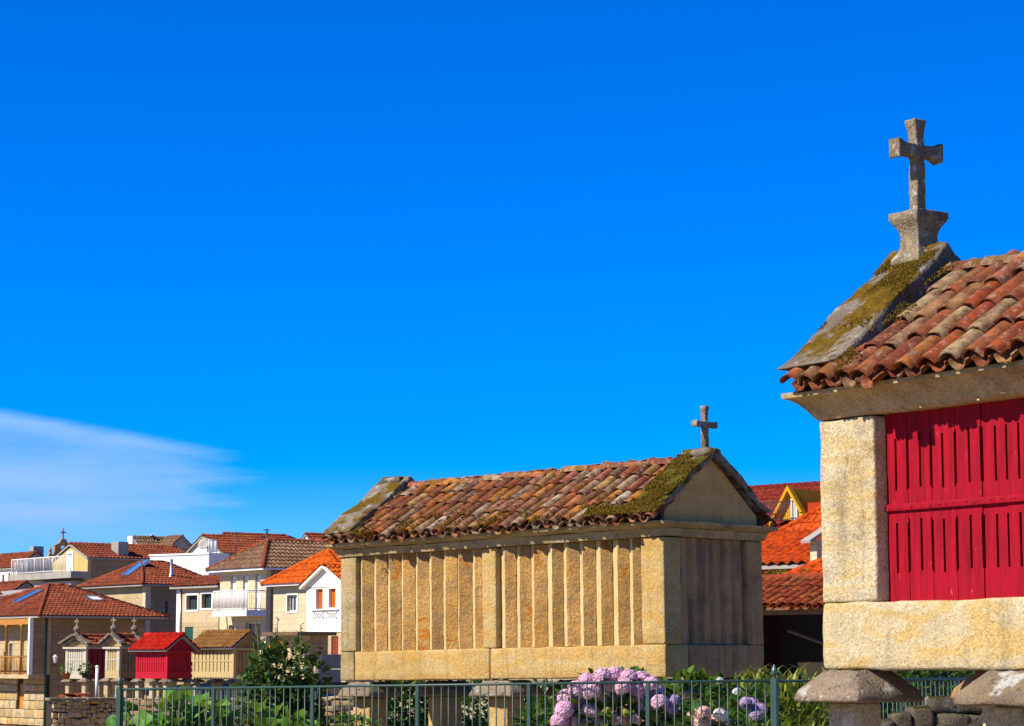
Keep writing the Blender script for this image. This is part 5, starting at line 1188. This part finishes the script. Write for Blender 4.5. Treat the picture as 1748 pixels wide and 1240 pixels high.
shrub('dark shrub behind the middle legs of the long granary', at(925, 1222, 27.5), (.40, .3, .36), 900, .09, .06, LM_DK, Rp)
shrub('dark shrub behind the right legs of the long granary', at(1090, 1215, 26.5), (.55, .3, .36), 900, .10, .06, LM_DK, Rp)
shrub('dark hedge behind the fence in the shade of the red slatted granary', at(1560, 1200, 25.5), (1.15, .4, .42), 1800, .10, .06, LM_DK, Rp)
shrub('dark hedge right of the middle legs under the long granary', at(810, 1215, 29.0), (.8, .4, .40), 1500, .10, .06, LM_DK, Rp)
shrub('broad-leaved green shrub between the lilac hydrangea and the corner post', at(1190, 1196, 20.6), (.36, .25, .20), 420, .12, .075, LM_HYD, Rp)
shrub('low weeds at the foot of the left leg of the long granary', at(600, 1240, 24.2), (.3, .2, .10), 260, .08, .05, LM_SQ, Rp)
shrub('leafy growth at the foot of the hydrangea behind the fence', at(920, 1236, 20.2), (.22, .2, .16), 260, .11, .07, LM_HYD, Rp)
# tall bush with seed spikes
c = at(482, 1165, 24.3); gz = CZ+ground_z(c.x, c.y); T = thing('tall_bush', 'tall leafy bush with upright seed spikes left of the long granary', 'bush', (c.x, c.y, gz), 0); h = c.z-gz
mb = MB(); Rb = random.Random(17); sm = MB()
off = Vector((c.x, c.y, gz))
for (px, py) in ((437,1062),(445,1085),(474,1055),(470,1075),(514,1066),(516,1090),(500,1110),(455,1110),(425,1120),(530,1125),(490,1100),(462,1090),(440,1100),(508,1082),(522,1104),(432,1096),(482,1080)):
    t = at(px, py, 24.3+Rb.uniform(-.3, .3))-off; b = Vector((t.x*.45, t.y*.4, 0)); m_ = b.lerp(t, .55)+Vector((Rb.uniform(-.05, .05), 0, 0))
    sm.tube([b, m_, t], [.013, .009, .004], 6)
    for k in range(34):                                       # buds and small leaves toward the tip, bigger ones below
        s = k/34; p = t.lerp(m_, s*1.1)+Vector((Rb.uniform(-1, 1), Rb.uniform(-1, 1), 0))*(.012+.06*s); d = Vector((Rb.uniform(-1, 1), Rb.uniform(-1, 1), .35)); sz = .034+.075*s*Rb.uniform(.6, 1.2)
        leaf(mb, p, d, (0, 0, 1), sz, sz*.75, Rb.uniform(-.2, .25))
bush(mb, (0, 0, h+.05), (.44, .38, .38), 900, .085, .07, Rb, .2, .3, .4, 3); bush(mb, (.05, 0, h-.42), (.42, .36, .34), 900, .085, .07, Rb, .2, .3, .4, 5); bush(mb, (-.22, -.1, h-.2), (.24, .3, .3), 260, .085, .07, Rb, .2, .3, .4, 6)
mb.build('crown', LM_TB, T, kind='stuff'); sm.build('stems', M_STEM, T, True, kind='stuff')
# squash plants with big round leaves
def big_leaf(seed):
    mb = MB(); n = 14; R = random.Random(seed); rim = []
    for i in range(n):
        q = 2*pi*i/n; r = .10*(1+.10*math.cos(5*q)+R.uniform(-.05, .05))*(.55+.45*min(1, abs(q-pi)/.001) if False else 1); 
        if abs(q-pi) < .25: r *= .35
        rim.append((r*math.cos(q), r*math.sin(q), .028*math.sin(2.5*q+seed)+.020))
    mid = [(x*.5, y*.5, .004+.010*math.sin(5*2*pi*i/n+seed)) for i, (x, y, z) in enumerate(rim)]
    mb.v = [(0, 0, -.012)]+mid+rim; mb.f = [(0, 1+i, 1+(i+1) % n) for i in range(n)]+[(1+i, 1+n+i, 1+n+(i+1) % n, 1+(i+1) % n) for i in range(n)]; mb.m = [0]*len(mb.f)
    return mb.mesh('leaf', LM_SQ, True)
BL = [big_leaf(i) for i in range(4)]
def squash(label, px, py, Y, n, sx, R):
    c = at(px, py, Y); gz = CZ+ground_z(c.x, c.y); T = thing('squash_plant', label, 'plant', (c.x, c.y, gz), 0, 'squash plants behind the fence'); h = c.z-gz; sm = MB()
    for i in range(n):
        p = Vector((R.uniform(-sx, sx), R.uniform(-.22, .22), h-R.uniform(-.08, .42))); s = R.uniform(.75, 1.35)
        put('leaf', R.choice(BL), T, p, (R.uniform(.1, 1.0), R.uniform(-.8, .4), R.uniform(0, 6.3))).scale = (s, s, s)
        sm.tube([(p.x*.4, p.y*.4, 0), (p.x*.8, p.y*.8, p.z*.6), p-Vector((0, 0, .012))], [.010, .008, .006], 5)
    sm.build('stems', M_STEM, T, True, kind='stuff')
squash('big-leaved squash plant at the left corner post of the fence', 245, 1222, 22.7, 34, .30, Rp)
squash('big-leaved squash plant climbing highest behind the second fence panel from the left', 330, 1202, 22.6, 44, .36, Rp)
squash('big-leaved squash plant at the foot of the tall bush', 410, 1214, 22.4, 40, .34, Rp)
squash('big-leaved squash plant low in front of the tall bush stems', 480, 1236, 22.3, 24, .30, Rp)
# dried fern under the left eave of the long granary
e = T1.matrix_basis @ Vector((.62, -.20, 1.33+1.42)); T = thing('fern_tuft', 'rusty dried fern hanging from the tiles at the left eave of the long granary', 'fern', e, 0); mb = MB(); Rf = random.Random(2)
for i in range(26):
    a = Rf.uniform(pi*.75, pi*1.9); d = Vector((math.cos(a), math.sin(a)*.6, Rf.uniform(-.5, .7))); l = Rf.uniform(.08, .17); b0_ = Vector((Rf.uniform(-.16, .16), 0, Rf.uniform(-.02, .06)))
    for k in range(7):
        t = k/6; p = b0_+d*l*t+Vector((0, 0, -.10*t*t)); 
        for sg in (-1, 1): leaf(mb, p, d.cross(Vector((0, 0, 1)))*sg+d*.5, (0, 0, 1), .034*(1.1-t), .012, .1)
mb.build('fronds', LM_FN, T, kind='stuff')
# mossy stones under the red granary
rw = thing('rubble_wall', 'dark mossy rubble wall in the shade beneath the red slatted granary', 'wall', at(1500, 1262, 17.2), .12); rw['kind'] = 'thing'; Rs = random.Random(19)
for k, (px, py, w_, h_) in enumerate(((1498,1232,.13,.12),(1528,1228,.12,.16),(1560,1222,.14,.18),(1500,1260,.3,.14),(1558,1262,.4,.16),(1594,1196,.36,.14),(1600,1232,.22,.17),(1646,1236,.26,.18),(1676,1205,.22,.14),(1712,1232,.25,.18),(1735,1205,.22,.14),(1640,1262,.5,.14),(1745,1262,.4,.14))):
    p = at(px, py+24, 17.2)-rw.location; stone(w_*1.15, .3, h_*.9, .05, .03, .02, 500+k, 9).build('stone', MG['rubdark'], rw, 50, loc=(p.x, p.y+Rs.uniform(-.03, .03), p.z), rot=(0, 0, -.12))
# pot plants
def pot(label, px, py, Y, potm, r, h, fl, leafm, fm=None, n=60, name='flower_pot'):
    c = at(px, py, Y); T = thing(name, label, 'pot plant', c, 0, 'pot plants'); MB().lathe([(r*.7, 0), (r, h), (r*1.08, h), (r*1.08, h*1.08), (r*.9, h*1.08), (r*.85, h*.9)], 12).build('pot', potm, T, True)
    mb = MB(); bush(mb, (0, 0, h+r*.9), (r*1.5, r*1.5, r*1.1), n, r*.75, r*.45, Rp, .1); mb.build('foliage', leafm, T, kind='stuff')
    if fm:
        for i in range(fl): a = Rp.uniform(0, 6.3); put('flower_head', HEADS[fm][0], T, (math.cos(a)*r*1.1, math.sin(a)*r*1.1, h+r*Rp.uniform(.8, 2.0))).scale = (r*6,)*3
    return T
pot('orange pot with trailing green plant on the left leg cap of the leftmost far granary', 113, 1160, 106, P['pot'], .20, .26, 0, LM_LI)
pot('dark pot with bushy plant on the right leg cap of the leftmost far granary', 146, 1158, 105.2, P['potdark'], .20, .22, 0, LM_DK, n=90)
pot('terracotta pot of white flowers at the corner of the red wooden granary', 289, 1159, 104.8, P['pot'], .18, .22, 9, LM_DK, 'wht')
pot('pot of violet flowers beside the dark red granary end wall', 322, 1160, 106.5, P['potdark'], .17, .2, 6, LM_DK, 'vio', 50)
pot('blue pot of white flowers behind the fence by the red granary leg', 1381, 1232, 23.2, P['bluepot'], .075, .09, 7, LM_LI, 'wht')
for i, (px, n_) in enumerate(((1314, 'first'), (1328, 'second'), (1341, 'third'))):
    pot('%s pot plant from the left on the terracotta parapet above the shed' % n_, px, 989, 55.6, P['pot'], .07, .09, 0, LM_YE, n=70)
pot('pot plant furthest right on the terracotta parapet above the shed', 1372, 987, 55.6, P['pot'], .07, .09, 0, LM_YE, n=60)

# overall albedo: the exposure is set for a thin sky, so every surface takes its real, darker reflectance
for m in bpy.data.materials:
    nt = m.node_tree; b = nt.nodes.get('Principled BSDF'); k = b.inputs['Base Color']
    if k.is_linked:
        src = k.links[0].from_socket; h = nt.nodes.new('ShaderNodeHueSaturation'); h.inputs['Value'].default_value = .76; h.inputs['Saturation'].default_value = 1.04
        nt.links.new(src, h.inputs['Color']); nt.links.new(h.outputs[0], k)
